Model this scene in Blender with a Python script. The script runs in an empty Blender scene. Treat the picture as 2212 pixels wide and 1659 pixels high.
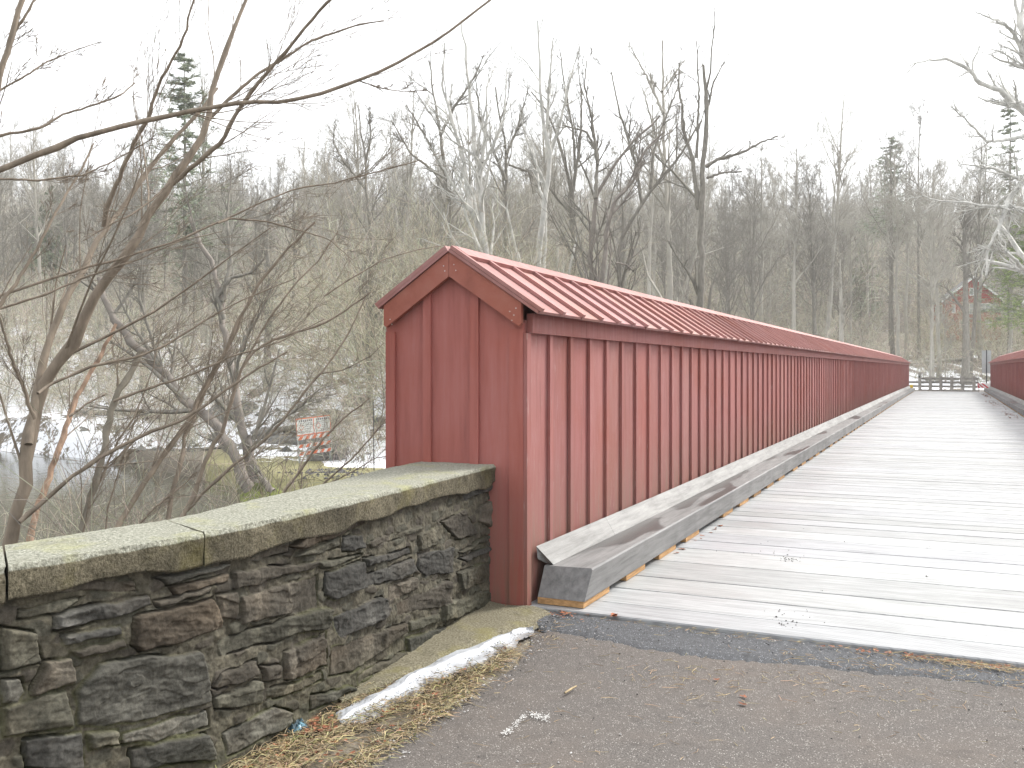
import bpy, math, random
import numpy as np
from math import radians as R
SC = bpy.context.scene
COL = SC.collection
rnd = random.Random(7)
# ------------------------------------------------------------------ camera, sky, sun
YAW, FPX, HZ, EYE = R(25.07), 2018.0, 805.0, 1.55
cam_d = bpy.data.cameras.new('camera'); cam = bpy.data.objects.new('camera', cam_d); COL.objects.link(cam)
cam.location = (0, 0, EYE); cam.rotation_euler = (R(90), 0, YAW)
cam_d.sensor_width = 36; cam_d.lens = 36*FPX/2212; cam_d.shift_y = -(829.5-HZ)/2212
cam_d.clip_start = 0.05; cam_d.clip_end = 3000
SC.camera = cam
SUN_AZ, SUN_EL = R(32), R(42)          # azimuth clockwise from +Y (the bridge axis)
w = bpy.data.worlds.new('World'); SC.world = w; w.use_nodes = True
nt = w.node_tree; bg = nt.nodes['Background']
sky = nt.nodes.new('ShaderNodeTexSky'); sky.sky_type = 'NISHITA'; sky.sun_disc = False
sky.sun_elevation = SUN_EL; sky.sun_rotation = SUN_AZ; sky.air_density = 1.0; sky.dust_density = 6; sky.ozone_density = 1
hs = nt.nodes.new('ShaderNodeHueSaturation'); hs.inputs['Saturation'].default_value = 0.16
mxw = nt.nodes.new('ShaderNodeMix'); mxw.data_type = 'RGBA'; mxw.inputs[0].default_value = 0.7
nt.links.new(sky.outputs[0], hs.inputs['Color']); nt.links.new(hs.outputs[0], mxw.inputs[6])
mxw.inputs[7].default_value = (11.6, 11.8, 12.1, 1)      # cloud cover that whitens the whole sky
nt.links.new(mxw.outputs[2], bg.inputs[0]); bg.inputs[1].default_value = 0.088
sd = bpy.data.lights.new('sun', 'SUN'); so = bpy.data.objects.new('sun', sd); COL.objects.link(so)
sd.energy = 2.2; sd.angle = R(12); sd.color = (1, 0.96, 0.9)
so.rotation_euler = (R(90)-SUN_EL, 0, math.pi-SUN_AZ)
SC.view_settings.view_transform = 'Standard'; SC.view_settings.look = 'None'
SC.view_settings.exposure = 1.2; SC.view_settings.gamma = 1
SC.render.engine = 'CYCLES'
CY, SY = math.cos(YAW), math.sin(YAW)

def P(u, v, d):
    """a point of the photograph (2212 px wide) at forward distance d"""
    la = (u-1106)/FPX*d
    return (la*CY-d*SY, la*SY+d*CY, EYE-(v-HZ)/FPX*d)
def dl(x, y):                      # forward distance and lateral offset
    return -x*SY+y*CY, x*CY+y*SY

# ------------------------------------------------------------------ noise
def _h(ix, iy, iz, s):
    n = (ix.astype(np.int64)*374761393+iy.astype(np.int64)*668265263+iz.astype(np.int64)*2147483647+s*1274126177) & 0xffffffff
    n = ((n ^ (n >> 13))*1274126177) & 0xffffffff
    n = ((n ^ (n >> 16))*2246822519) & 0xffffffff
    return ((n ^ (n >> 15)) & 0xffffff)/float(0xffffff)
def vn(x, y, s=0, z=None):
    x = np.asarray(x, float); y = np.asarray(y, float)
    if z is None: z = np.zeros_like(x)
    ix, iy, iz = np.floor(x), np.floor(y), np.floor(z)
    fx, fy, fz = x-ix, y-iy, z-iz
    fx = fx*fx*(3-2*fx); fy = fy*fy*(3-2*fy); fz = fz*fz*(3-2*fz)
    r = 0
    for a in (0, 1):
        for b in (0, 1):
            for c in ((0, 1) if fz.any() else (0,)):
                r = r+_h(ix+a, iy+b, iz+c, s)*(fx if a else 1-fx)*(fy if b else 1-fy)*(fz if c else 1-fz)
    return r
def fbm(x, y, s=0, o=4):
    r = 0; a = .5
    for i in range(o):
        r = r+a*vn(x*2**i, y*2**i, s+i*17); a *= .5
    return r
def sst(a, b, x):
    t = np.clip((x-a)/(b-a), 0, 1); return t*t*(3-2*t)

# ------------------------------------------------------------------ mesh and object helpers
def link_mesh(name, V, F, mat, parent=None, smooth=False, col=None, loc=None):
    """F: list of index arrays of equal width (n,3) / (n,4) or python lists"""
    me = bpy.data.meshes.new(name)
    V = np.asarray(V, np.float32).reshape(-1, 3)
    me.vertices.add(len(V)); me.vertices.foreach_set('co', V.ravel())
    li, st, c = [], [], 0
    for f in F:
        f = np.asarray(f, np.int32)
        if f.size == 0: continue
        k = f.shape[1]; li.append(f.ravel()); st.append(np.arange(len(f))*k+c); c += f.size
    li = np.concatenate(li); st = np.concatenate(st)
    me.loops.add(len(li)); me.loops.foreach_set('vertex_index', li)
    me.polygons.add(len(st)); me.polygons.foreach_set('loop_start', st.astype(np.int32))
    me.polygons.foreach_set('use_smooth', np.full(len(st), bool(smooth)))
    me.update(calc_edges=True); me.validate()
    if col is not None:
        a = me.color_attributes.new('Col', 'FLOAT_COLOR', 'POINT')
        cc = np.ones((len(V), 4), np.float32); cc[:, :3] = np.asarray(col, np.float32).reshape(-1, 3)
        a.data.foreach_set('color', cc.ravel())
    me.materials.append(mat)
    o = bpy.data.objects.new(name, me); COL.objects.link(o)
    if parent: o.parent = parent
    if loc is not None: o.location = loc
    return o
def tag(o, label=None, cat=None, group=None, kind=None):
    if label: o['label'] = label
    if cat: o['category'] = cat
    if group: o['group'] = group
    if kind: o['kind'] = kind
    return o
def empty(name, label, cat, loc=(0, 0, 0), rz=0, group=None):
    o = bpy.data.objects.new(name, None); COL.objects.link(o)
    o.location = loc; o.rotation_euler = (0, 0, rz); o.empty_display_size = .2
    return tag(o, label, cat, group)
def copy_thing(root, loc, rz=0, s=1, label=None, group=None):
    c = root.copy(); COL.objects.link(c); c.location = loc; c.rotation_euler = (0, 0, rz); c.scale = (s, s, s)
    if label: c['label'] = label
    if group: c['group'] = group
    for ch in list(root.children):
        k = ch.copy(); COL.objects.link(k); k.parent = c
        for g in list(ch.children):
            q = g.copy(); COL.objects.link(q); q.parent = k
    return c
class MB:
    def __init__(s): s.V = []; s.Q = []; s.T = []; s.C = []; s.n = 0; s.N = []
    def raw(s, V, Q=(), T=(), col=(1, 1, 1)):
        V = np.asarray(V, float).reshape(-1, 3)
        if len(Q): s.Q.append(np.asarray(Q, int)+s.n)
        if len(T): s.T.append(np.asarray(T, int)+s.n)
        s.V.append(V); c = np.asarray(col, float)
        s.C.append(np.tile(c, (len(V), 1)) if c.ndim == 1 else c); s.n += len(V)
    def box(s, a, b, col=(1, 1, 1), rot=None, org=None, tap=0):
        a = np.asarray(a, float); b = np.asarray(b, float)
        v = np.array([[x, y, z] for x in (a[0], b[0]) for y in (a[1], b[1]) for z in (a[2], b[2])])
        if tap: 
            m = v[:, 2] == b[2]; c = (a+b)/2; v[m, :2] = c[:2]+(v[m, :2]-c[:2])*(1-tap)
        if rot is not None:
            o = np.asarray(org if org is not None else (a+b)/2, float); v = (v-o)@np.asarray(rot).T+o
        s.raw(v, [[0, 1, 3, 2], [4, 6, 7, 5], [0, 4, 5, 1], [2, 3, 7, 6], [0, 2, 6, 4], [1, 5, 7, 3]], col=col)
    def prism(s, sec, y0, y1, col=(1, 1, 1), ax='y', dy=None):
        """extrude a section [(x,z)..] along y; dy per section point shifts both ends"""
        k = len(sec); V = []
        for e, y in enumerate((y0, y1)):
            for i, (x, z) in enumerate(sec):
                yy = y+(dy[i] if (dy is not None and e == 0) else 0)
                V.append((x, yy, z) if ax == 'y' else (yy, x, z))
        Q = [[i, (i+1) % k, k+(i+1) % k, k+i] for i in range(k)]
        T = [[0, i+1, i] for i in range(1, k-1)]+[[k, k+i, k+i+1] for i in range(1, k-1)]
        s.raw(V, Q, T, col)
    def tubes(s, Pp, Rr, k=3, col=(1, 1, 1)):
        """Pp (m,n,3) Rr (m,n)"""
        Pp = np.asarray(Pp, float); Rr = np.asarray(Rr, float); m, n = Rr.shape
        if m == 0: return
        T = np.gradient(Pp, axis=1); T /= np.linalg.norm(T, axis=2, keepdims=True)+1e-9
        ref = np.where(np.abs(T[:, :1, 2:3]) > .8, np.array([1., 0, 0]), np.array([0, 0, 1.]))
        ref = np.broadcast_to(ref, T.shape)
        A = np.cross(T, ref); A /= np.linalg.norm(A, axis=2, keepdims=True)+1e-9
        B = np.cross(T, A)
        an = np.arange(k)*2*np.pi/k
        ring = Pp[:, :, None, :]+Rr[:, :, None, None]*(A[:, :, None, :]*np.cos(an)[None, None, :, None]+B[:, :, None, :]*np.sin(an)[None, None, :, None])
        i = np.arange(m)[:, None, None]*n*k; j = np.arange(n-1)[None, :, None]*k; a = np.arange(k)[None, None, :]; b = (a+1) % k
        Q = np.stack([i+j+a, i+j+b, i+j+k+b, i+j+k+a], -1).reshape(-1, 4)
        c = np.asarray(col, float)
        if c.ndim == 2: c = np.repeat(c, n*k, 0)
        s.raw(ring.reshape(-1, 3), Q, col=c)
    def grid(s, G, col=(1, 1, 1), flip=False):
        a, b = G.shape[:2]; i = np.arange(a-1)[:, None]*b; j = np.arange(b-1)[None, :]
        Q = np.stack([i+j, i+j+1, i+b+j+1, i+b+j], -1).reshape(-1, 4)
        if flip: Q = Q[:, ::-1]
        c = np.asarray(col, float); c = c.reshape(-1, 3) if c.ndim > 1 else c
        s.raw(G.reshape(-1, 3), Q, col=c)
    def build(s, name, mat, parent=None, smooth=False, zf=None):
        V = np.concatenate(s.V)
        if zf is not None: V = zf(V)
        F = []
        if s.Q: F.append(np.concatenate(s.Q))
        if s.T: F.append(np.concatenate(s.T))
        return link_mesh(name, V, F, mat, parent, smooth, np.concatenate(s.C))

# ------------------------------------------------------------------ materials
def new_mat(name, rough=.8, spec=.3):
    m = bpy.data.materials.new(name); m.use_nodes = True
    b = m.node_tree.nodes['Principled BSDF']; b.inputs['Roughness'].default_value = rough
    b.inputs['Specular IOR Level'].default_value = spec
    return m, m.node_tree, b
def N(t, k, **kw):
    n = t.nodes.new('ShaderNode'+k)
    for a, v in kw.items():
        if a.startswith('i_'):
            key = a[2:]; n.inputs[int(key) if key.isdigit() else key].default_value = v
        else: setattr(n, a, v)
    return n
def coords(t, scale=(1, 1, 1), kind='Object', rot=(0, 0, 0)):
    tc = N(t, 'TexCoord'); mp = N(t, 'Mapping'); mp.inputs['Scale'].default_value = scale; mp.inputs['Rotation'].default_value = rot
    t.links.new(tc.outputs[kind], mp.inputs['Vector']); return mp.outputs[0]
def noise(t, vec, scale, detail=4, rough=.6, dist=0):
    n = N(t, 'TexNoise'); n.inputs['Scale'].default_value = scale; n.inputs['Detail'].default_value = detail
    n.inputs['Roughness'].default_value = rough; n.inputs['Distortion'].default_value = dist
    t.links.new(vec, n.inputs['Vector']); return n.outputs[0]
def ramp(t, fac, stops):
    r = N(t, 'ValToRGB'); e = r.color_ramp.elements
    while len(e) < len(stops): e.new(.5)
    for el, (p, c) in zip(e, stops):
        el.position = p; el.color = (*c, 1) if not isinstance(c, (int, float)) else (c, c, c, 1)
    t.links.new(fac, r.inputs[0]); return r.outputs[0]
def mix(t, a, b, fac, mode='MIX'):
    m = N(t, 'Mix', data_type='RGBA', blend_type=mode)
    for s, i in ((fac, 0), (a, 6), (b, 7)):
        if hasattr(s, 'is_linked'): t.links.new(s, m.inputs[i])
        elif i == 0: m.inputs[0].default_value = s
        else: m.inputs[i].default_value = (*s, 1)
    return m.outputs[2]
def attr(t):
    a = N(t, 'Attribute', attribute_name='Col'); return a.outputs[0]
def bump(t, b, h, dist=.01, st=1):
    n = N(t, 'Bump'); n.inputs['Distance'].default_value = dist; n.inputs['Strength'].default_value = st
    t.links.new(h, n.inputs['Height']); t.links.new(n.outputs[0], b.inputs['Normal'])
def simple(name, c, rough=.8, var=.25, scale=8, spec=.3, sc=(1, 1, 1), bd=0, metal=0):
    m, t, b = new_mat(name, rough, spec)
    n = noise(t, coords(t, sc), scale)
    lo = tuple(x*(1-var) for x in c); hi = tuple(min(1, x*(1+var)) for x in c)
    col = ramp(t, n, [(.3, lo), (.7, hi)])
    col = mix(t, col, attr(t), 1.0, 'MULTIPLY')
    t.links.new(col, b.inputs['Base Color']); b.inputs['Metallic'].default_value = metal
    if bd: bump(t, b, n, bd)
    return m
def red_paint(name, base, streak=.5, peel=.0, sc=(9, 9, .7)):
    m, t, b = new_mat(name, .62, .25)
    v = coords(t, sc); n1 = noise(t, v, 2.2, 6, .65); n2 = noise(t, coords(t, (1, 1, 1)), 1.3, 5, .6)
    n3 = noise(t, coords(t, (28, 28, 1.6)), 3, 4, .7)
    d = tuple(x*.74 for x in base); l = (base[0]*1.1, base[1]*1.32, base[2]*1.38)
    c = ramp(t, n1, [(.25, d), (.5, base), (.8, l)])
    c = mix(t, c, (base[0]*.9, base[1]*.68, base[2]*.5), ramp(t, n2, [(.45, 0.), (.75, .6)]))
    c = mix(t, c, attr(t), 1.0, 'MULTIPLY')
    if peel:
        c = mix(t, c, (.42, .33, .30), ramp(t, n3, [(.61, 0.), (.70, peel)]))
    # splash dirt along the foot of the boards
    tc = N(t, 'TexCoord'); sp = N(t, 'SeparateXYZ'); t.links.new(tc.outputs['Object'], sp.inputs[0])
    mr = N(t, 'MapRange'); t.links.new(sp.outputs[2], mr.inputs[0])
    mr.inputs[1].default_value = 1.0; mr.inputs[2].default_value = .2; mr.inputs[3].default_value = 0; mr.inputs[4].default_value = 1
    mm = N(t, 'Math', operation='MULTIPLY'); t.links.new(mr.outputs[0], mm.inputs[0]); t.links.new(ramp(t, n1, [(.35, 0.), (.6, .75)]), mm.inputs[1])
    c = mix(t, c, (.17, .12, .085), mm.outputs[0])
    t.links.new(c, b.inputs['Base Color']); bump(t, b, n3, .0015, .6)
    return m
M = {}
M['red'] = red_paint('red_paint', (.30, .122, .112), peel=.75)
M['red_trim'] = red_paint('red_trim_paint', (.31, .108, .080), sc=(3, 3, 3))
M['red_end'] = red_paint('red_end_paint', (.35, .125, .11), sc=(6, 6, .5))
M['red_roof'] = red_paint('red_roof_paint', (.345, .172, .158), peel=.3, sc=(2, 9, 2))
M['bark'] = simple('bark', (.22, .205, .175), .9, .3, 3, sc=(3, 3, 1))
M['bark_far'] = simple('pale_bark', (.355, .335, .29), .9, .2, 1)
M['bark_white'] = simple('white_bark', (.52, .51, .475), .85, .35, 2.0, sc=(1, 1, .5))
M['bark_dark'] = simple('dark_bark', (.22, .195, .17), .9, .3, 2)
M['bark_red'] = simple('reddish_bark', (.21, .172, .132), .75, .35, 9, sc=(2, 2, .6), bd=.003)
M['bark_moss'] = simple('mossy_bark', (.20, .18, .145), .95, .3, 5, bd=.02)
M['bark_olive'] = simple('olive_twigs', (.34, .32, .26), .85, .25, 2)
M['needle'] = simple('needles', (.12, .17, .10), .7, .4, 1.2)
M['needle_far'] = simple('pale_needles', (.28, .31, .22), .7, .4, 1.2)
M['needle_bright'] = simple('bright_needles', (.24, .30, .11), .7, .4, 1.2)
M['straw'] = simple('straw', (.34, .27, .165), .85, .3, 30)
M['leaf'] = simple('dead_leaf', (.20, .085, .045), .8, .4, 40)
M['metal'] = simple('grey_metal', (.40, .42, .42), .5, .08, 3, metal=.3)
M['dark'] = simple('dark_metal', (.04, .04, .04), .6, .2, 3)
M['bark_peel'] = simple('peeling_bark', (.27, .185, .13), .8, .5, 14, sc=(1, 1, .4), bd=.01)
M['white'] = simple('white_paint', (.72, .72, .70), .6, .06, 8)
M['orange'] = simple('orange_sheeting', (.72, .20, .10), .5, .06, 8)
M['stripe_red'] = simple('red_sheeting', (.55, .03, .05), .5, .06, 8)
M['yellow'] = simple('yellow_paint', (.75, .55, .04), .6, .1, 8)
M['ink'] = simple('black_ink', (.03, .03, .03), .7, .1, 8)
M['tan_wood'] = simple('fresh_wood', (.42, .25, .115), .8, .35, 6, sc=(4, 1, 12), bd=.001)
M['fence_wood'] = simple('fence_wood', (.30, .285, .26), .9, .3, 3)
M['rock'] = simple('rock', (.19, .185, .17), .9, .4, 4, bd=.03)
M['steel_blue'] = simple('crumpled_plastic', (.035, .075, .10), .35, .5, 25, spec=.5)
M['glass'] = simple('window_glass', (.30, .34, .36), .15, .2, 2, spec=.6)
M['shingle'] = simple('roof_shingle', (.16, .155, .15), .9, .2, 4)
M['house'] = simple('house_red_boards', (.30, .05, .035), .8, .25, 2, sc=(1, 1, 6))

def wood_grey(name, along, c0, c1, rough=(.42, .7), wet=False, saw=False):
    m, t, b = new_mat(name, .6, .5)
    sc = [14, 14, 14]; sc['xyz'.index(along)] = .9
    n1 = noise(t, coords(t, tuple(sc)), 2.0, 7, .65, .4)
    n2 = noise(t, coords(t), 1.1, 5, .6); n3 = noise(t, coords(t), 60, 2, .5)
    c = ramp(t, n1, [(.30, tuple(x*.9 for x in c0)), (.48, tuple(.5*a+.5*b for a, b in zip(c0, c1))), (.64, c1)])
    c = mix(t, c, tuple(x*.62 for x in c0), ramp(t, n2, [(.5, 0.), (.74, .4)]))
    c = mix(t, c, attr(t), 1.0, 'MULTIPLY')
    h = n1
    if saw:
        wv = N(t, 'TexWave', wave_type='RINGS', rings_direction='Z'); wv.inputs['Scale'].default_value = 9
        wv.inputs['Distortion'].default_value = 1.2; wv.inputs['Detail'].default_value = 2
        tc = N(t, 'TexCoord'); mp = N(t, 'Mapping'); mp.inputs['Location'].default_value = (1.2, -3.6, 0)
        t.links.new(tc.outputs['Object'], mp.inputs[0]); t.links.new(mp.outputs[0], wv.inputs['Vector'])
        c = mix(t, c, tuple(x*.55 for x in c0), ramp(t, wv.outputs[0], [(.0, .38), (.3, 0.)]))
    r = ramp(t, n2, [(.35, rough[0]), (.7, rough[1])])
    if wet:
        n4 = noise(t, coords(t, (1.6, .30, 1)), 1.05, 3, .5)
        wm = ramp(t, n4, [(.56, 0.), (.585, 1.)])
        geo = N(t, 'NewGeometry'); sx = N(t, 'SeparateXYZ'); t.links.new(geo.outputs['Normal'], sx.inputs[0])
        mu = N(t, 'Math', operation='MULTIPLY'); t.links.new(wm, mu.inputs[0])
        gt = N(t, 'Math', operation='GREATER_THAN', i_1=.9); t.links.new(sx.outputs[2], gt.inputs[0]); t.links.new(gt.outputs[0], mu.inputs[1])
        c = mix(t, c, tuple(x*.42 for x in c0), mu.outputs[0]); r = mix(t, r, (.3, .3, .3), mu.outputs[0])
    t.links.new(c, b.inputs['Base Color']); t.links.new(r, b.inputs['Roughness']); bump(t, b, h, .003, .7)
    return m
M['deck'] = wood_grey('deck_planks', 'x', (.28, .285, .288), (.48, .49, .50), (.34, .6), saw=True)
M['kerb'] = wood_grey('kerb_timber', 'y', (.13, .13, .128), (.225, .224, .221), (.5, .8), wet=True)
M['board'] = wood_grey('backing_board_wood', 'y', (.20, .198, .19), (.34, .338, .328), (.5, .8))

def mat_asphalt(name, base, sp, warm):
    m, t, b = new_mat(name, .85, .3)
    v = coords(t); n1 = noise(t, v, 130, 3, .7); n2 = noise(t, v, 1.1, 5, .6); n3 = noise(t, v, 9, 4, .6)
    c = ramp(t, n1, [(.35, tuple(x*.55 for x in base)), (.6, tuple(x*1.25 for x in base))])
    c = mix(t, c, warm, ramp(t, n2, [(.42, 0.), (.68, .6)]))
    c = mix(t, c, tuple(x*.5 for x in base), ramp(t, n3, [(.55, 0.), (.75, .5)]))
    vo = N(t, 'TexVoronoi'); vo.inputs['Scale'].default_value = 105; t.links.new(v, vo.inputs['Vector'])
    n5 = noise(t, v, 40, 2, .5)
    spk = N(t, 'Math', operation='MULTIPLY'); t.links.new(ramp(t, vo.outputs['Distance'], [(.20, 1.), (.30, 0.)]), spk.inputs[0])
    t.links.new(ramp(t, n5, [(.48, 0.), (.56, 1.)]), spk.inputs[1])
    c = mix(t, c, sp, spk.outputs[0])
    c = mix(t, c, attr(t), 1.0, 'MULTIPLY')
    t.links.new(c, b.inputs['Base Color']); bump(t, b, n1, .004, .9)
    return m
M['asphalt'] = mat_asphalt('old_asphalt', (.112, .101, .093), (.38, .36, .33), (.135, .112, .095))
M['patch'] = mat_asphalt('new_asphalt', (.078, .080, .085), (.36, .38, .41), (.075, .078, .084))

def mat_ground():
    m, t, b = new_mat('ground', .9, .2)
    v = coords(t); n1 = noise(t, v, .55, 6, .62); n2 = noise(t, v, 4, 5, .7); n3 = noise(t, v, 18, 4, .7)
    a = N(t, 'Attribute', attribute_name='Col'); s = N(t, 'SeparateColor'); t.links.new(a.outputs[0], s.inputs[0])
    leaf = ramp(t, n3, [(.3, (.10, .088, .070)), (.7, (.23, .20, .155))])
    grass = ramp(t, n2, [(.3, (.16, .15, .075)), (.7, (.29, .27, .145))])
    c = mix(t, leaf, grass, s.outputs[1])
    ad = N(t, 'Math', operation='ADD'); t.links.new(n1, ad.inputs[0]); t.links.new(s.outputs[0], ad.inputs[1])
    ad2 = N(t, 'Math', operation='MULTIPLY_ADD', i_1=.55); t.links.new(n2, ad2.inputs[0]); t.links.new(ad.outputs[0], ad2.inputs[2])
    sn = ramp(t, ad2.outputs[0], [(.985, 0.), (1.0, 1.)])
    sn = N(t, 'MapRange'); t.links.new(ad2.outputs[0], sn.inputs[0]); sn.inputs[1].default_value = 1.27; sn.inputs[2].default_value = 1.31
    c = mix(t, c, (.80, .81, .84), sn.outputs[0])
    t.links.new(c, b.inputs['Base Color']); bump(t, b, n2, .06, .8)
    return m
M['ground'] = mat_ground()
def mat_water():
    m, t, b = new_mat('water', .08, .5)
    n = noise(t, coords(t, (1, 1, 1)), 1.6, 4, .6); b.inputs['Base Color'].default_value = (.055, .058, .042, 1)
    bump(t, b, n, .02, .5); return m
M['water'] = mat_water()
def mat_col(name, rough=.9, bs=60, bd=.003, spec=.2):
    m, t, b = new_mat(name, rough, spec)
    v = coords(t); n = noise(t, v, bs, 5, .7); n2 = noise(t, v, 7, 5, .65)
    c = mix(t, attr(t), (.42, .42, .42), .0)
    c = mix(t, c, ramp(t, n, [(.3, .55), (.7, 1.35)]), 1.0, 'MULTIPLY')
    t.links.new(c, b.inputs['Base Color']); bump(t, b, n, bd, .9); return m
M['masonry'] = mat_col('masonry')
def mat_coping():
    m, t, b = new_mat('coping_concrete', .95, .2)
    v = coords(t); n = noise(t, v, 85, 4, .75); n2 = noise(t, v, 3.5, 6, .65); n3 = noise(t, v, 5.3, 5, .7)
    c = ramp(t, n, [(.32, (.09, .09, .07)), (.5, (.24, .24, .195)), (.68, (.42, .42, .36))])
    c = mix(t, c, (.30, .30, .12), ramp(t, n2, [(.52, 0.), (.72, .6)]))
    c = mix(t, c, (.13, .125, .09), ramp(t, n3, [(.55, 0.), (.75, .5)]))
    c = mix(t, c, attr(t), 1.0, 'MULTIPLY')
    t.links.new(c, b.inputs['Base Color']); bump(t, b, n, .009, 1); return m
M['coping'] = mat_coping()
def mat_snow():
    m, t, b = new_mat('old_snow', .5, .4)
    v = coords(t); n = noise(t, v, 90, 4, .6); n2 = noise(t, v, 14, 4, .6)
    c = ramp(t, n2, [(.3, (.50, .52, .55)), (.6, (.40, .415, .44)), (.75, (.24, .235, .23))])
    c = mix(t, c, attr(t), 1.0, 'MULTIPLY')
    t.links.new(c, b.inputs['Base Color']); bump(t, b, n, .006, .7)
    b.inputs['Subsurface Weight'].default_value = .0
    return m
M['snow'] = mat_snow()

# ------------------------------------------------------------------ terrain
def shore(r): return np.interp(r, [-.75, -.5, -.36, -.28, -.15, .1, .3], [60, 47, 37, 31.5, 30, 60, 66])
def terrain(x, y):
    x = np.asarray(x, float); y = np.asarray(y, float)
    d, la = dl(x, y); dd = np.maximum(d, 1e-3); r = np.clip(la/dd, -1.2, 1.2)
    fl = np.interp(d, [0, 31, 36, 45, 62, 85, 140, 260, 420, 700], [-3.4, -1.95, -1.9, -1.5, 1.0, 5.0, 15, 37, 60, 85])
    fr = np.interp(d, [0, 60, 70, 78, 90, 135, 200, 300, 420, 700], [-3.4, -3.2, -.2, .1, 1.2, 7.0, 21, 40, 60, 85])
    k = sst(-.05, .3, r); zf = fl*(1-k)+fr*k
    sh = shore(r); zf = zf-1.6*sst(1.5, -1.5, d-sh)*(d < 90)
    zf = np.where(d < sh-2, -3.4, zf)
    nz = fbm(x*.12, y*.12, 3)-.5; far = sst(35, 60, d)
    zf = zf+nz*(.5+3.0*far)*sst(20, 34, d)
    # causeway of the far abutment
    ab = sst(9, 4, np.abs(x))*sst(66, 70.5, y)*(y < 90)
    zf = zf*(1-ab)+np.maximum(.12, np.minimum(zf, .4))*ab
    # approach embankment on this side
    xl = np.interp(y, [-40, -3, .5, 5.6], [-9, -4.5, -3.55, -3.4])
    out = np.maximum(np.maximum(xl-x, x-9), 0); outy = np.maximum(y-5.5, 0)
    near = -.065-.55*np.maximum(out-.2, 0)-1.1*outy-.25*(out > 0)*np.minimum(out, 1)
    near = near+(fbm(x*1.1, y*1.1, 9)-.5)*.25*np.clip(out, 0, 1)
    z = np.maximum(near, zf)
    return np.where(y < -8, np.maximum(z, -.065-.15*np.maximum(out, 0)), z)
rr = np.concatenate([[0.], np.geomspace(.6, 20, 60), np.geomspace(20.4, 130, 330), np.geomspace(131, 900, 90)])
th = np.concatenate([np.linspace(-180, -48, 50, endpoint=False), np.linspace(-48, 48, 620, endpoint=False), np.linspace(48, 180, 51)])
TH, RR = np.meshgrid(np.radians(th), rr, indexing='ij')
GX = RR*np.sin(TH-YAW); GY = RR*np.cos(TH-YAW); GZ = terrain(GX, GY)
d, la = dl(GX, GY); r = la/np.maximum(d, .1)
# colour masks: red = snow bias, green = grass
left = sst(.1, -.05, r)
snow = np.interp(d, [0, 34, 37, 42, 52, 64, 80, 95, 160, 400], [-.5, -.3, .54, .60, .60, .57, .52, .42, .32, .27])*left \
     + np.interp(d, [0, 70, 76, 90, 100, 112, 150, 400], [.3, .5, .68, .58, .40, .33, .26, .2])*(1-left)
snow = np.where((r < -.3) & (d < 42), -.2, snow)
fs = sst(-.215, -.19, r)*sst(33.8, 34.8, d)*sst(46, 42, d)*left
snow = np.maximum(snow, fs*1.3-.4*(1-fs))
snow = snow + .12*(vn(GX*.23, GY*.23, 55)-.5)
snow = np.where((GY < 12) & (d < 28), -1, snow)
gr = sst(48, 36, d)*(d > 25)*(r > -.33)*(r < .1)*sst(.25, .45, fbm(GX*.4, GY*.4, 77))
gcol = np.stack([snow, gr, GZ*0], -1)
g = MB(); g.grid(np.stack([GX, GY, GZ], -1), gcol)
tag(g.build('ground', M['ground'], smooth=True), 'leaf-littered banks and wooded hillside with patches of old snow', kind='structure')
wt = MB(); wt.raw([(-260, -60, -2.5), (200, -60, -2.5), (200, 110, -2.5), (-260, 110, -2.5)], [[0, 1, 2, 3]])
tag(wt.build('river', M['water']), 'dark slow river behind the stone wall', kind='structure')
# asphalt approach road with ragged left edge
ys = np.linspace(-14, 5.66, 400); xs0 = np.interp(ys, [-14, 3.0, 3.4, 4.0, 4.64, 5.2, 5.66], [-2.3, -2.17, -2.187, -2.178, -2.15, -2.28, -2.45])+(fbm(ys*5, ys*0, 5)-.5)*.10
tt = np.linspace(0, 1, 60)[None, :]; X = xs0[:, None]*(1-tt)+7.5*tt; Y = np.repeat(ys[:, None], 60, 1)
Z = -.036+(fbm(X*.7, Y*.7, 4)-.5)*.012; Z[:, 0] -= .02
rd = MB(); rd.grid(np.stack([X, Y, Z], -1), (1, 1, 1), flip=True)
tag(rd.build('road', M['asphalt'], smooth=True), 'brownish worn asphalt road leading onto the bridge', kind='structure')
xs = np.linspace(-2.62, 7, 1400); e0 = np.interp(xs, [-2.62, -2.3, -1.6, -1, 0, 7], [5.42, 5.32, 5.16, 5.17, 5.32, 5.34])+(fbm(xs*3, xs*0, 15)-.5)*.16+(fbm(xs*28, xs*0, 25, 3)-.45)*.09
tt = np.linspace(0, 1, 16)[None, :]; Y = e0[:, None]*(1-tt)+5.655*tt; X = np.repeat(xs[:, None], 16, 1)
Z = -.024+(fbm(X*1.5, Y*3, 6)-.5)*.02+(fbm(X*20, Y*20, 16)-.5)*.012; Z[:, 0] = -.044; Z[:, 1] = -.034; Z[:, 2] = np.minimum(Z[:, 2], -.028)
rd = MB(); rd.grid(np.stack([X, Y, Z], -1))
tag(rd.build('road_patch', M['patch'], smooth=True), 'dark strip of newer asphalt against the deck edge', kind='structure')
fr = MB(); xs = np.linspace(-6, 7, 30); ys = np.linspace(71.02, 80, 20); X, Y = np.meshgrid(xs, ys, indexing='ij')
fr.grid(np.stack([X, Y, .22+(fbm(X, Y, 8)-.5)*.08], -1), (1.1, 1.1, 1.1), flip=True)
tag(fr.build('far_road', M['asphalt'], smooth=True), 'road beyond the far end of the bridge', kind='structure')

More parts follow.
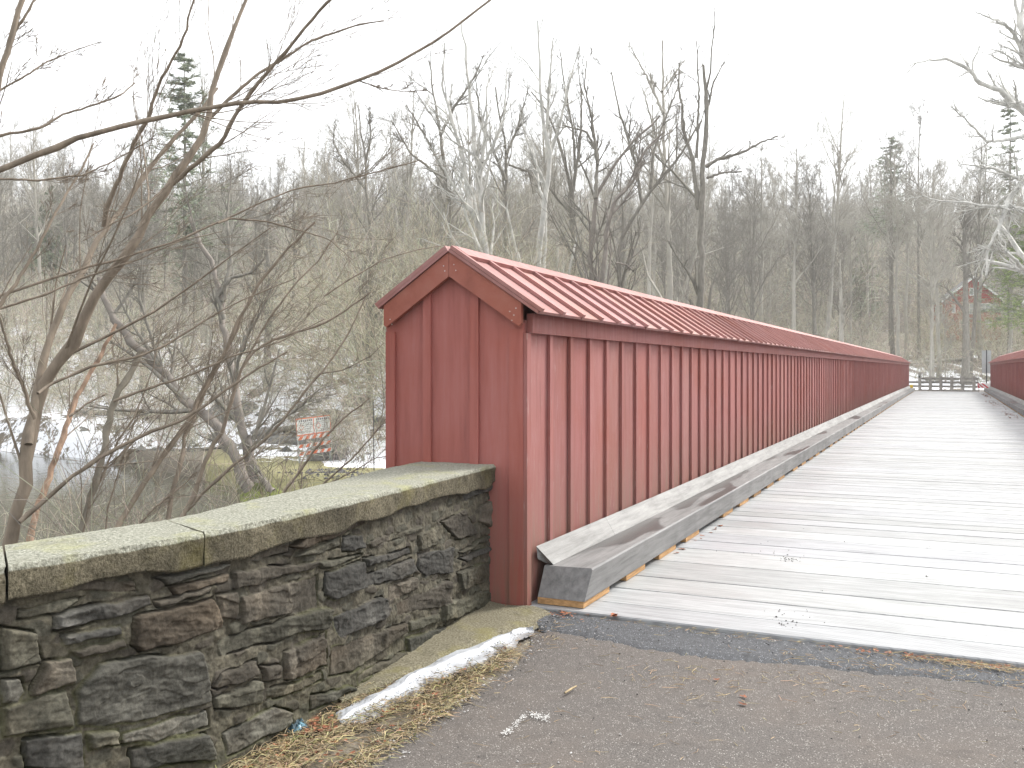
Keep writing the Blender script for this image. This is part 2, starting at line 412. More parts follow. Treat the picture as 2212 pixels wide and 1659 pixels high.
# ------------------------------------------------------------------ bridge
def camber(V):
    V = V.copy(); y = V[:, 1]; V[:, 2] += .25*np.clip((y-8)/63, 0, 1.02)+.03*np.clip((y-8)/63, 0, 1)*np.sin(np.clip((y-8)/63, 0, 1)*np.pi)
    return V
YE, Y0 = 71.0, 5.65
bridge = empty('timber_bridge', 'long wooden bridge with red board-and-batten side walls under small gabled roofs', 'bridge', (0, 0, 0))
dk = MB(); y = 5.68; i = 0; first = [.33, .44, .44, .63, .63, .40, .46, .42, .41]
while y < YE-.1:
    wd = first[i] if i < len(first) else rnd.uniform(.27, .36)
    gap = [.008, .022, .012, .010, .018, .009, .014][i % 7] if i < 14 else rnd.choice([.007, .010, .014, .018])
    wd = min(wd, YE-y); dz = rnd.uniform(-.003, .002); c = rnd.uniform(.82, 1.08)
    b0 = .009
    sec = [(y, -.075), (y, dz-b0), (y+b0*.7, dz), (y+wd-gap-b0*.7, dz), (y+wd-gap, dz-b0), (y+wd-gap, -.075)]
    dk.prism(sec, -2.62, 2.62, (c, c, c*rnd.uniform(.97, 1.02)), ax='x'); y += wd; i += 1
deck = dk.build('deck', M['deck'], bridge, zf=camber)
bm_ = MB()
for x in (-2.9, -1.6, 0, 1.6, 2.9): bm_.box((x-.12, 5.75, -.62), (x+.12, YE, -.09))
girder = bm_.build('floor_beam', M['kerb'], bridge, zf=camber)

def side_wall(sx):
    """inner face at |x| = 2.56, outer at 3.62; built for the left wall and mirrored for the right"""
    S = lambda V: camber(V*np.array([sx, 1, 1]))
    def B(mb, name, mat, parent): 
        if sx < 0 : zf = lambda V: camber(V*np.array([-1, 1, 1]))
        else: zf = camber
        return mb.build(name, mat, parent, zf=zf)
    xi, xo, xc = 2.56, 3.62, 3.09
    zb, ze, zr = -.06, 1.90, 2.36
    mb = MB()
    # boards of the long faces, each a slightly different shade
    nb = int((YE-Y0)/.40)+1; pts = [Y0+.03+k*(YE-Y0-.06)/nb for k in range(nb+1)]
    for k in range(nb):
        c = rnd.uniform(.92, 1.07); pl = rnd.choice([0, 0, 0, 0, 0, 0, .12, .22]); hv = rnd.uniform(.95, 1.05)+pl; cc = (c*(1+pl*.3), c*hv, c*hv); j = rnd.uniform(0, .003)
        mb.box((xi-j, pts[k]+.001, zb), (xi+.022, pts[k+1]-.001, ze), cc)
        mb.box((xo-.022, pts[k]+.001, zb-.7), (xo+j, pts[k+1]-.001, ze), cc)
    for k in range(1, nb):
        c = rnd.uniform(.92, 1.1); wv = .027+rnd.uniform(-.003, .003); yy = pts[k]+rnd.uniform(-.006, .006)-.0
        mb.box((xi-.026, yy-wv, zb), (xi-.0035, yy+wv, 1.82), (c, c, c))
        mb.box((xo+.0035, yy-wv, zb-.7), (xo+.026, yy+wv, 1.82), (c, c, c))
    siding = B(mb, 'siding', M['red'], bridge)
    mb = MB(); mb.box((xi-.03, Y0-.004, zb), (xi+.012, Y0+.062, 1.812), (1.02, 1.02, 1.02)); B(mb, 'corner_board', M['red'], siding)
    mb = MB(); mb.box((xi-.028, YE-.07, zb), (xi+.012, YE+.004, 1.812)); B(mb, 'corner_board', M['red'], siding)
    mb = MB(); y = Y0+.05
    while y < YE:
        L = 1.02 if y < 5.8 else rnd.choice([4.8, 4.9, 3.6]); y1 = min(y+L, YE)
        c = rnd.uniform(.95, 1.05)
        mb.box((xi-.046, y+.002, 1.815), (xi-.003, y1-.002, 1.945), (c, c, c)); mb.box((xo+.003, y+.002, 1.815), (xo+.046, y1-.002, 1.945), (c, c, c)); y = y1
    B(mb, 'eave_board', M['red'], siding)
    # gable ends
    for yy, sgn in ((Y0, -1), (YE, 1)):
        mb = MB(); sec = [(xi+.001, zb), (xi+.001, ze-.02), (xc, zr-.05), (xo-.001, ze-.02), (xo-.001, zb-.6)]
        a, b = sorted((yy, yy-sgn*.03)); mb.prism(sec, a, b)
        end = B(mb, 'end_wall', M['red_end'], bridge)
        mb = MB()
        for (x0, x1, zt) in ((3.548, 3.622, 1.84), (3.255, 3.318, 2.12), (2.885, 2.950, 2.12), (2.558, 2.66, 1.84)):
            th_ = .022 if x0 > 2.7 else .010
            a, b = sorted((yy+sgn*.002, yy+sgn*(.002+th_)))
            mb.box((x0, a, zb), (x1, b, zt), (.98, .93, .9))
        B(mb, 'batten', M['red_end'], end)
        mb = MB(); y1, y2 = sorted((yy+sgn*.027, yy+sgn*.062))
        v = .165
        # one barge board each side, mitred at the ridge, plumb cut at the eave
        for (xe, q) in ((xi-.012, .5), (xo-.006, .5)):
            zt = 2.372; ze2 = zt-abs(xe-xc)*.668
            sec = [(xc+(.0015 if xe > xc else -.0015), zt-v), (xc+(.0015 if xe > xc else -.0015), zt), (xe, ze2), (xe, ze2-.135), (xe+(.02 if xe < xc else -.02), ze2-v+.013)]
            mb.prism(sec, y1, y2)
        for (sx_, sz_) in ((3.13, 2.28), (3.12, 2.245), (3.05, 2.285), (3.035, 2.245), (2.60, 1.93), (2.615, 1.895), (2.585, 1.975), (2.63, 1.955), (3.56, 1.925), (3.545, 1.89)):
            f = y1-.003 if sgn < 0 else y2+.003
            mb.box((sx_-.0028, min(f, f-sgn*.003), sz_-.0028), (sx_+.0028, max(f, f-sgn*.003), sz_+.0028), (2.2, 6.3, 8.5))
        B(mb, 'barge_board', M['red_trim'], end)
    # roof: boards, ribs, ridge cap
    pit = math.atan2(.668, 1); L = .665/math.cos(pit); LO = .565/math.cos(pit)
    cs, sn = math.cos(pit), math.sin(pit)
    mb = MB(); ya, yb = Y0-.075, YE+.075; nr = int((yb-ya)/.395)
    def slope(mb, side, l0, l1, t0, t1, y0, y1, col):
        # l along slope from the ridge, t above the roof plane
        zt = 2.378
        sec = []
        for (l, t) in ((l0, t0), (l1, t0), (l1, t1), (l0, t1)):
            sec.append((xc+side*(l*cs+t*sn), zt-l*sn+t*cs))
        mb.prism(sec, y0, y1, col)
    st = (yb-ya)/nr
    for k in range(nr):
        for side in (-1, 1):
            c = rnd.uniform(.9, 1.08); slope(mb, side, 0, (L if side < 0 else LO)+rnd.uniform(-.006, .006), 0, .02, ya+k*st+.001, ya+(k+1)*st-.001, (c, c*rnd.uniform(.95, 1.06), c))
    for k in range(nr+1):
        for side in (-1, 1):
            c = rnd.uniform(.88, 1.08); yy = min(max(ya+k*st, ya+.024), yb-.024)
            slope(mb, side, .128 if 0 < k < nr else .0, (L if side < 0 else LO)+.012+rnd.uniform(-.01, .01), .0225, .0465, yy-.021, yy+.021, (c, c, c))
    roof = B(mb, 'roof', M['red_roof'], bridge)
    mb = MB(); y = ya+.047
    while y < yb-.05:
        y1 = min(y+(.98 if y < 6 else rnd.choice([3.6, 4.8])), yb-.047); c = rnd.uniform(.97, 1.12)
        for side in (-1, 1): slope(mb, side, .0, .126, .0225, .049, y+.001, y1-.001, (c, c, c))
        y = y1
    B(mb, 'ridge_cap', M['red_roof'], roof)
    # kerb
    y = 5.751; k = 0
    while y < YE+.4:
        Ls = [4.0, 4.9, 4.9, 4.6][k % 4]; y1 = min(y+Ls, YE+.5)
        mb = MB(); c = rnd.uniform(.9, 1.08)
        sec = [(2.500, .046), (2.165, .046), (2.165, .225), (2.175, .236), (2.500, .236)]
        dy = [0, 0, .15, .155, .12] if k == 0 else [0.002]*5
        mb.prism(sec, y, y1, (c, c, c), dy=dy)
        kb = B(mb, 'kerb_timber', M['kerb'], bridge)
        mb = MB(); c = rnd.uniform(.92, 1.08)
        sec = [(2.545, .375), (2.455, .2385), (2.515, .2385), (2.578-.033, .30)]
        dy = [.045, .15, .17, .07] if k == 0 else [.002]*4
        y_b = y if k == 0 else y-.9+.001; y_b1 = y1-.9 if y1 < YE else y1-.1
        if k == 0:
            mb.prism([(2.530, .375), (2.447, .2385), (2.505, .2385), (2.530, .285)], y_b, 7.2, (c, c, c), dy=dy); y_b = 7.203; c *= 1.05
        mb.prism([(2.530, .375), (2.447, .2385), (2.505, .2385), (2.530, .285)], y_b, y_b1, (c, c, c))
        B(mb, 'backing_board', M['board'], kb)
        if sx < 0:
            q = y+.0 if k == 0 else y+.2
            while q+.5 < y1:
                mb = MB(); c = rnd.uniform(.6, 1.1) if k else 1
                mb.box((2.172, q, .003), (2.50, q+rnd.uniform(.47, .52), .0445), (c, c, c)); B(mb, 'spacer_block', M['tan_wood'], kb); q += .88+rnd.uniform(-.03, .05)
        else:
            mb = MB(); q = y
            while q+.5 < y1:
                mb.box((2.172, q, .003), (2.50, q+.5, .0445)); q += .9
            o = B(mb, 'spacer_block', M['tan_wood'], kb); o['kind'] = 'stuff'
        y = y1; k += 1
side_wall(-1); side_wall(1)

# ------------------------------------------------------------------ stone wall
FY = [-6, -3, 0.5, 1.99, 2.84, 3.73, 4.6, 5.68]; FX = [-6.3, -4.6, -3.15, -2.74, -2.60, -2.615, -2.69, -2.77]
BY = [-6, -3, .5, 2.25, 2.95, 3.86, 5.07, 5.68]; BX = [-6.8, -5.0, -3.55, -3.08, -2.99, -3.11, -3.31, -3.36]
Fx = lambda y: np.interp(y, FY, FX); Bx = lambda y: np.interp(y, BY, BX)
stonewall = empty('stone_wall', 'low rubble stone wall with lichen-spotted concrete coping beside the bridge end', 'wall', (-2.9, 3, -.06))
stonewall.location = (0, 0, 0)
def crop2wall(cx, cy):                 # traced from the photograph, put on the wall's own face
    u = cx/1.58*.8848; v = (cy/1.58+1100)*.8848
    yy = np.linspace(-3, 6, 1800); xx = Fx(yy)-.04; dd_, ll = dl(xx, yy)
    k = np.argmin(np.abs(1106+ll/dd_*FPX-u)); return yy[k], EYE-(v-HZ)/FPX*dd_[k]
BR, SL, GN, OR, LG, TN = (.078, .069, .055), (.064, .062, .056), (.083, .079, .061), (.082, .067, .050), (.112, .108, .092), (.122, .108, .086)
ST = [([(0,670),(130,690),(165,810),(0,850)],GN),([(0,870),(80,870),(95,930),(60,975),(0,980)],LG),([(165,800),(265,785),(285,900),(130,955),(100,950)],BR),
([(0,985),(250,920),(285,1070),(0,1110)],GN),([(385,810),(770,770),(810,905),(815,970),(400,1075),(300,1060),(285,930)],LG),([(85,1110),(320,1085),(330,1224),(85,1224)],SL),
([(335,1090),(455,1080),(465,1130),(345,1150)],GN),([(470,1090),(805,995),(815,1065),(600,1130),(475,1130)],LG),([(500,1150),(800,1085),(830,1190),(560,1230),(500,1230)],SL),
([(860,1090),(1060,985),(1130,1010),(1130,1050),(870,1180)],SL),([(820,915),(850,860),(995,805),(1000,875),(835,925)],BR),([(820,955),(1010,885),(1015,975),(830,1010)],GN),
([(1010,830),(1080,820),(1080,885),(1020,900)],BR),([(1090,775),(1255,690),(1265,830),(1095,890)],BR),([(1025,925),(1240,850),(1245,885),(1060,960),(1030,950)],GN),
([(1190,945),(1365,905),(1370,925),(1190,1005)],SL),([(1280,760),(1560,665),(1565,700),(1350,860),(1275,870)],BR),([(840,725),(1250,600),(1280,605),(1250,680),(860,795)],GN),
([(930,560),(1220,480),(1225,610),(925,670)],BR),([(1285,640),(1470,560),(1500,610),(1470,650),(1310,725),(1285,690)],SL),([(510,640),(830,560),(860,640),(870,680),(540,780),(505,740)],OR),
([(210,630),(570,555),(575,600),(420,650),(200,700)],SL),([(230,700),(460,670),(470,705),(240,745)],SL),([(265,760),(470,715),(490,750),(300,800)],BR),([(60,610),(320,572),(230,632),(60,655)],GN),
([(60,512),(520,492),(530,542),(90,570)],BR),([(600,485),(870,425),(890,440),(640,520)],LG),([(950,430),(1040,365),(1115,350),(1115,395),(980,430)],BR),
([(1120,375),(1160,320),(1415,262),(1410,285),(1150,385)],OR),([(1150,395),(1310,325),(1315,378),(1120,420)],GN),([(1320,330),(1395,320),(1400,380),(1320,395)],SL),
([(1245,470),(1390,420),(1395,530),(1290,575),(1245,560)],SL),([(1400,480),(1585,415),(1590,460),(1540,500),(1400,530)],SL),([(1415,350),(1500,325),(1505,350),(1430,378)],BR),
([(1505,320),(1620,285),(1625,300),(1510,352)],GN),([(1610,320),(1680,290),(1690,365),(1615,390)],GN),([(1700,280),(1790,225),(1840,320),(1760,345)],BR),
([(1845,215),(1910,180),(1920,290),(1890,300),(1845,270)],TN),([(1610,400),(1745,370),(1740,470),(1640,485),(1605,450)],SL),([(1760,392),(1905,315),(1910,335),(1780,398)],GN),
([(1765,415),(1880,365),(1885,385),(1800,435)],SL),([(1760,470),(1890,420),(1905,500),(1770,540)],GN),([(1700,590),(1915,530),(1920,590),(1700,665)],GN),
([(1525,590),(1735,500),(1735,595),(1530,640)],BR),([(1500,525),(1600,480),(1600,540),(1505,585)],TN),([(1575,660),(1690,620),(1690,660),(1580,700)],GN),
([(1565,720),(1750,670),(1750,700),(1570,790)],SL),([(1380,860),(1560,770),(1560,810),(1385,900)],BR),([(1400,415),(1580,370),(1585,400),(1400,450)],SL),
([(580,580),(820,520),(815,550),(600,610)],BR),([(840,550),(910,540),(915,650),(850,640)],BR),([(1775,160),(1910,110),(1905,150),(1790,195)],SL),
([(900,470),(1220,425),(1225,450),(900,540)],BR),([(650,520),(880,470),(880,510),(680,560)],OR),([(1200,430),(1400,395),(1395,410),(1230,460)],GN)]
polys = [(np.array([crop2wall(*p) for p in pl]), c) for pl, c in ST]
def stone_fields(S, Z):
    wx = (fbm(S*9, Z*9, 31, 3)-.44)*.035; wz = (fbm(S*9+5, Z*14, 32, 3)-.44)*.034
    s, z = S+wx, Z+wz
    best = np.full(S.shape, -1.0); idx = np.full(S.shape, -1)
    for i_, (pl, c) in enumerate(polys):
        x0, z0 = pl.min(0)-.05; x1, z1 = pl.max(0)+.05
        m = (s > x0) & (s < x1) & (z > z0) & (z < z1)
        if not m.any(): continue
        ss, zz = s[m], z[m]; area = .5*np.sum(pl[:, 0]*np.roll(pl[:, 1], -1)-np.roll(pl[:, 0], -1)*pl[:, 1])
        q = pl if area > 0 else pl[::-1]; dist = np.full(ss.shape, 9.)
        for a, b in zip(q, np.roll(q, -1, 0)):
            e = b-a; l = np.hypot(*e)+1e-9; dist = np.minimum(dist, (e[0]*(zz-a[1])-e[1]*(ss-a[0]))/l)
        bm, im = best[m], idx[m]; up = dist > bm; bm[up] = dist[up]; im[up] = i_; best[m] = bm; idx[m] = im
    # filler stones elsewhere: stretched cells
    cs_, cz = .11, .052
    gx, gz = np.floor(s/cs_), np.floor(z/cz); f1 = np.full(S.shape, 9.); f2 = f1.copy(); fid = np.zeros(S.shape, int)
    for a in (-1, 0, 1):
        for b in (-1, 0, 1):
            cx_, cz_ = gx+a, gz+b
            px_ = (cx_+.15+.7*_h(cx_, cz_, cx_*0, 3))*cs_; pz_ = (cz_+.15+.7*_h(cx_, cz_, cx_*0, 4))*cz
            dist = np.hypot((s-px_)/cs_, (z-pz_)/cz); c_ = dist < f1
            f2 = np.where(c_, f1, np.minimum(f2, dist)); fid = np.where(c_, (cx_*31+cz_*57).astype(int), fid); f1 = np.where(c_, dist, f1)
    fd = (f2-f1)*.03
    return best, idx, fd, fid
ys = np.linspace(5.655, 1.2, 1150); zs = np.linspace(-.16, .835, 290)
S, Z = np.meshgrid(ys, zs, indexing='ij')
best, idx, fd, fid = stone_fields(S, Z)
on = best > .004
base = np.zeros(S.shape); colr = np.zeros(S.shape+(3,))
rs = np.random.RandomState(4); offs = rs.uniform(.012, .030, len(polys)); ta = rs.uniform(-.10, .10, (len(polys), 2)); cent = np.array([p.mean(0) for p, c in polys]); pc = np.array([c for p, c in polys])
ii = np.clip(idx, 0, None)
edge = 1-np.exp(-np.maximum(best-.003, 0)/.0022)
lay = fbm(S*5+Z*2, Z*38+S*9, 40, 4)-.47; rough_ = fbm(S*30, Z*30, 44, 4)-.47
step = np.floor((fbm(S*4, Z*7, 50, 2)+ii*.37)*7 % 4)/4.
hS = (offs[ii]+ta[ii, 0]*(S-cent[ii, 0])+ta[ii, 1]*(Z-cent[ii, 1]))*edge+(lay*.010+rough_*.010+(step-.4)*.014+(np.abs(fbm(S*11, Z*17, 46, 3)-.47)-.05)*-.03)*edge
fon = (fd > .006) & ((fid*2654435 % 97) < 52); fe = 1-np.exp(-np.maximum(fd-.004, 0)/.004)
fh = (.002+.013*((fid*7919 % 97)/97.))*fe+rough_*.008
mort = .003+rough_*.020+(fbm(S*8, Z*8, 61, 3)-.45)*.034
H = np.where(on, np.maximum(hS, mort*.5), np.where(fon, np.maximum(fh*.9, mort), mort))
crack = sst(.006, .0, np.abs(best-.002))*sst(.45, .6, vn(S*7, Z*7, 91)); H = H-crack*.04
var = (fbm(S*6, Z*16, 70, 4)-.47); v2 = (fbm(S*3+9, Z*5, 71, 3)-.45)
cst = pc[ii]*(1+1.1*var[..., None]+.6*v2[..., None])*(1+rs.uniform(-.15, .2, len(polys))[ii][..., None])
cst = cst+np.clip(v2, 0, 1)[..., None]*np.array([.05, .022, .0])
fp = np.array([BR, GN, GN, BR])[np.abs(fid) % 4]*(1+1.0*var[..., None])
mo = np.array([.108, .098, .073])*(1+1.2*rough_[..., None])
colr = np.where(on[..., None], cst, np.where(fon[..., None], fp, mo))
moss = sst(.008, -.004, np.abs(best)-.002)*sst(.40, .62, vn(S*3.1, Z*3.1, 81))*sst(1.0, .2, Z)+.25*sst(.25, -.05, Z)
colr = colr*(1-.7*np.clip(moss, 0, 1)[..., None])+np.array([.07, .075, .026])*.7*np.clip(moss, 0, 1)[..., None]
streak = sst(.62, .8, vn(S*9, Z*1.2, 88))*sst(.2, .5, vn(S*2, Z*2, 89))*on
colr = colr*(1+.7*streak[..., None]); colr = np.clip(colr*.82, .012, .5)
mz = MB(); XX = Fx(S)-.045+H
G = np.stack([XX, S, Z], -1); mz.grid(G, colr)
# end face toward the bridge, back and rest of the run
zz = zs; bk = np.stack([Bx(ys)[:, None]+.03+0*zs[None], S, Z], -1); mz.grid(bk, (.1, .09, .07), flip=True)
endg = np.stack([np.linspace(XX[0], Bx(5.655)+.03+0*zs, 10), np.full((10, len(zs)), 5.655), np.tile(zs, (10, 1))], -1); mz.grid(endg, (.12, .11, .09), flip=True)
yy = np.linspace(1.2, -6, 120); S2, Z2 = np.meshgrid(yy, np.linspace(-.16, .835, 40), indexing='ij'); b_, i_, f_, id_ = stone_fields(S2, Z2)
mz.grid(np.stack([Fx(S2)-.045+.02*sst(.002, .01, f_)+.02*(fbm(S2*9, Z2*20, 7)-.5), S2, Z2], -1), np.array([BR, SL, GN, OR])[np.abs(id_) % 4])
mz.grid(np.stack([Bx(S2)+.03, S2, Z2], -1), (.1, .09, .07), flip=True)
mz.build('masonry', M['masonry'], stonewall, smooth=True)
def slab(yf0, yf1, yb0, yb1, seed):
    n = max(30, int(abs(yf1-yf0)/.008)); t = np.linspace(0, 1, n)
    prof = []          # (a: 0 front .. 1 back, z, nx)
    zt, zb_ = .93, .815
    prof += [(0.10, zb_)]+[(0.0, z) for z in np.linspace(zb_, zt-.022, 12)]
    prof += [(0.022*(1-math.cos(a))*1.2, zt-.022+.022*math.sin(a)) for a in np.linspace(.3, 1.57, 5)]
    prof += [(a, zt) for a in np.linspace(.05, .97, 60)]+[(1., zt-.02), (1., zb_), (.9, zb_)]
    A = np.array([p[0] for p in prof]); Zp = np.array([p[1] for p in prof])
    T_, A_ = np.meshgrid(t, A, indexing='ij'); Z_ = np.repeat(Zp[None], n, 0)
    yf = yf0+(yf1-yf0)*T_; yb_ = yb0+(yb1-yb0)*T_; Yv = yf*(1-A_)+yb_*A_
    Xv = Fx(yf)*(1-A_)+Bx(yb_)*A_
    nz = (fbm(Yv*14, Xv*14+Z_*14, seed, 4)-.47)
    top = Z_ > zt-.004
    Zv = Z_+np.where(top, nz*.007+(fbm(Yv*2, Xv*2, seed+5, 3)-.45)*.014, 0)
    edge_chip = sst(.03, .0, A_)*sst(zt-.05, zt, Z_)*sst(.5, .8, vn(Yv*11, Yv*0, seed+2))*.007
    und = sst(zb_+.03, zb_, Z_)*(vn(Yv*6, Yv*0, seed+8)-.3)*.05
    Xv = Xv+np.where(A_ < .01, nz*.02, 0)-edge_chip; Zv = Zv-edge_chip-und*(A_ < .5)
    # flatten ends
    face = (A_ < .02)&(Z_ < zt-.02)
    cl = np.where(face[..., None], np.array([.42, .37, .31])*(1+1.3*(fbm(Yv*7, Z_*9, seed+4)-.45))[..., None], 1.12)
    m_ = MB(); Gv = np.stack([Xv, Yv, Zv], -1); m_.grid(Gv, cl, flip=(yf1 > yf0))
    for e, fl in ((0, 1), (-1, 0)):
        ring = Gv[e]; c = ring.mean(0); k = len(ring)
        T = [[i, (i+1) % k, k] if (fl ^ (yf1 > yf0)) else [(i+1) % k, i, k] for i in range(k)]
        m_.raw(np.vstack([ring, c]), T=T, col=(.9, .85, .8))
    return m_.build('coping_slab', M['coping'], stonewall, smooth=True)
slab(2.775, 5.66, 2.95, 5.66, 1); slab(2.03, 2.768, 2.27, 2.943, 2); slab(.2, 2.022, .2, 2.262, 3); slab(-2.4, .192, -2.4, .192, 4); slab(-5.9, -2.408, -5.9, -2.408, 5)
# footing ledge
ft = MB(); ysf = np.linspace(5.62, 3.7, 160); tf = np.linspace(0, 1, 14)
Yf, Tf = np.meshgrid(ysf, tf, indexing='ij'); outx = np.interp(ysf, [3.7, 4.3, 5.2, 5.62], [-2.62, -2.50, -2.33, -2.30])
Xf = (Fx(Yf)-.06)*(1-Tf)+outx[:, None]*Tf; Zf = .010+(fbm(Yf*6, Xf*6, 12)-.45)*.03-.05*sst(.8, 1, Tf)-.03*sst(4.3, 3.7, Yf)
ft.grid(np.stack([Xf, Yf, Zf], -1), (.75, .68, .58)); ft.build('footing', M['coping'], stonewall, smooth=True)
# snow strip on the footing
sn = MB(); n, k = 260, 40
t = np.linspace(0, 1, n)[:, None]; a = np.linspace(-1, 1, k)[None, :]
cx = np.interp(t, [0, .1, .5, .8, 1], [-2.50, -2.49, -2.44, -2.36, -2.33]); cyy = 3.5+(5.28-3.5)*t
w_ = (.095+.09*(fbm(t*9, t*0, 3)-.4))*np.sqrt(np.clip(1-(2*t-1)**8, 0, 1))*np.interp(t, [0, .2, .6, 1], [1.0, .8, .95, .8])
lobe = (vn(t*11, t*0+2.5, 19)-.5)
X = cx+lobe*.05+a*w_*(1+.5*lobe)+(fbm(t*22+a, a*3+t, 8)-.5)*.045; Y = cyy+(fbm(t*20, a*3, 18)-.5)*.05
hh = .016+.040*vn(t*9.5, t*0+.5, 9)**1.3; hh = hh*np.interp(t, [0, .06, .85, 1], [.6, 1, .9, .35])
pk = np.clip(1-np.abs((a+.25)/1.25)**1.8, 0, 1)*(a < 1)*np.clip((1-a)*3, 0, 1)**.6
Z = -.040+hh*pk*np.sqrt(np.clip(1-(2*t-1)**6, 0, 1))+(fbm(Y*14, X*14, 13)-.5)*.014+.02*(a < 0)*(1-np.abs(a))
# thin icy grey apron melting out towards the road
dirt = np.clip(sst(.1, .75, a+(fbm(t*30, a*3, 28)-.5)*.9), 0, 1)*np.ones_like(X)
sn.grid(np.stack([X, Y, Z], -1), np.stack([1-.48*dirt, 1-.50*dirt, 1-.52*dirt], -1), flip=True)
tag(sn.build('snow', M['snow'], smooth=True), 'narrow lumpy strip of melting snow along the stone wall footing', 'snow', kind='stuff')

# ------------------------------------------------------------------ litter on the verge and road
rs = np.random.RandomState(11)
def blades(n, fx, fy, zf, L=(.03, .12), rad=.0011, flat=.25):
    x = fx(n); y = fy(n); z = zf(x, y); an = rs.uniform(0, 2*np.pi, n); l = rs.uniform(L[0], L[1], n)
    up = rs.uniform(0, flat, n); bend = rs.normal(0, .5, n)
    P0 = np.stack([x, y, z+.002], -1); D1 = np.stack([np.cos(an), np.sin(an), up], -1)*l[:, None]*.5
    D2 = np.stack([np.cos(an+bend), np.sin(an+bend), -up*.7], -1)*l[:, None]*.5
    Pp = np.stack([P0, P0+D1, P0+D1+D2], 1); Rr = np.stack([np.full(n, rad), np.full(n, rad*1.1), np.full(n, rad*.4)], 1)
    return Pp, Rr
def colvar(n, base, v=.35): 
    c = np.array(base)[None]*rs.uniform(1-v, 1+v, (n, 1))*rs.uniform(.9, 1.1, (n, 3)); return c
vg = MB(); n = 15000
def vx(n): return None
yv = rs.uniform(1.6, 5.2, n); tx = rs.uniform(0, 1, n)**1.1; dens = vn(yv*3, tx*3, 21)
xl_ = Fx(yv)-.02; xr_ = np.interp(yv, [1.6, 3, 4, 4.6, 5.2], [-2.15, -2.13, -2.12, -2.2, -2.33])
xv = xl_+(xr_-xl_)*tx
keep = (dens > .3)&(yv < 4.9); xv, yv = xv[keep], yv[keep]; n = len(xv)
Pp, Rr = blades(n, lambda n: xv, lambda n: yv, lambda x, y: -.058+.03*rs.uniform(0, 1, n), rad=.0013, flat=.5)
vg.tubes(Pp, Rr, 3, colvar(n, (1, 1, 1), .5)*np.where(rs.uniform(0, 1, n) < .12, .0, 1)[:, None]+np.where(rs.uniform(0, 1, n) < .10, 1., 0)[:, None]*np.array([.35, .55, .2]))
tag(vg.build('dry_grass', M['straw']), 'matted dry straw and grass between stone wall and asphalt', 'grass', kind='stuff')
st_ = MB()
for (cx, cy, sx_, sy_, m_) in ((-1.2, 4.7, .28, .22, 90), (-.45, 5.0, .35, .12, 90), (-2.1, 5.2, .2, .2, 40), (-1.3, 3.9, .9, .6, 60), (0, 5.35, .5, .08, 200), (-.2, 4.2, 1.4, .9, 80), (.15, 5.58, .25, .03, 320), (-1.2, 5.6, .5, .03, 90), (-2.25, 4.2, .08, .6, 300)):
    Pp, Rr = blades(m_, lambda n: rs.normal(cx, sx_, n), lambda n: np.minimum(rs.normal(cy, sy_, n), 5.66), lambda x, y: np.where(y > 5.2, -.012, -.034)+0*x, L=(.02, .09), rad=.0011, flat=.1); st_.tubes(Pp, Rr, 3, colvar(m_, (1.1, 1.05, 1)))
tag(st_.build('straw_litter', M['straw']), 'loose straw bits scattered over the asphalt', 'straw', kind='stuff')
def pebble(mb, x, y, z, s, col):
    v = np.array([[1, 0, 0], [.3, .9, 0], [-.8, .6, 0], [-.9, -.5, 0], [.2, -.9, 0], [0, 0, 1], [0, 0, -.6]])*np.array([s, s*.8, s*.6])*rs.uniform(.7, 1.3, (7, 3))
    a = rs.uniform(0, 6.3); c, s_ = math.cos(a), math.sin(a); v = v@np.array([[c, s_, 0], [-s_, c, 0], [0, 0, 1]])+np.array([x, y, z])
    T = [[i, (i+1) % 5, 5] for i in range(5)]+[[(i+1) % 5, i, 6] for i in range(5)]; mb.raw(v, T=T, col=col)
gv = MB()
for k in range(1500):
    y = rs.uniform(2.2, 5.6); x = rs.uniform(-2.2, 3.0) if k < 500 else np.interp(y, [2, 4.6, 5.6], [-2.16, -2.13, -2.3])+rs.normal(0, .05)
    if k > 1150: x, y = rs.uniform(-2.5, 1.5), rs.uniform(5.2, 5.64)
    c = rs.choice([.25, .5, 1.4, 2.2]); pebble(gv, x, y, -.033 if y < 5.2 else -.014, rs.uniform(.002, .0075), (c, c, c*1.05))
for k in range(380):
    t_ = rs.uniform(0, 1); c = rs.choice([.15, .3, .5]); pebble(gv, np.interp(t_, [0, .5, 1], [-2.47, -2.42, -2.30])+rs.normal(0, .045), 3.5+1.78*t_, -.012+rs.uniform(-.01, .012), rs.uniform(.0015, .005), (c, c*.9, c*.8))
tag(gv.build('gravel', M['rock']), 'fine grit and small stones along the asphalt edge', 'gravel', kind='stuff')
dd_ = MB()
for (px_, py_, s_, m_) in ((1708, 1208, .05, 30), (1690, 1345, .05, 14), (1775, 1275, .01, 2), (2000, 1245, .01, 2), (1700, 1330, .12, 14), (1840, 1015, .03, 10), (1640, 1190, .2, 14), (1900, 1150, .6, 16)):
    d_ = EYE*FPX/(py_-HZ); q = P(px_, py_, d_)
    for k in range(m_): c = rs.uniform(.2, .6); pebble(dd_, q[0]+rs.normal(0, s_), max(5.72, q[1]+rs.normal(0, s_)), .002, rs.uniform(.003, .009), (c, c, c))
tag(dd_.build('deck_grit', M['rock']), 'dark crumbs of dirt on the bridge deck', 'dirt', kind='stuff')
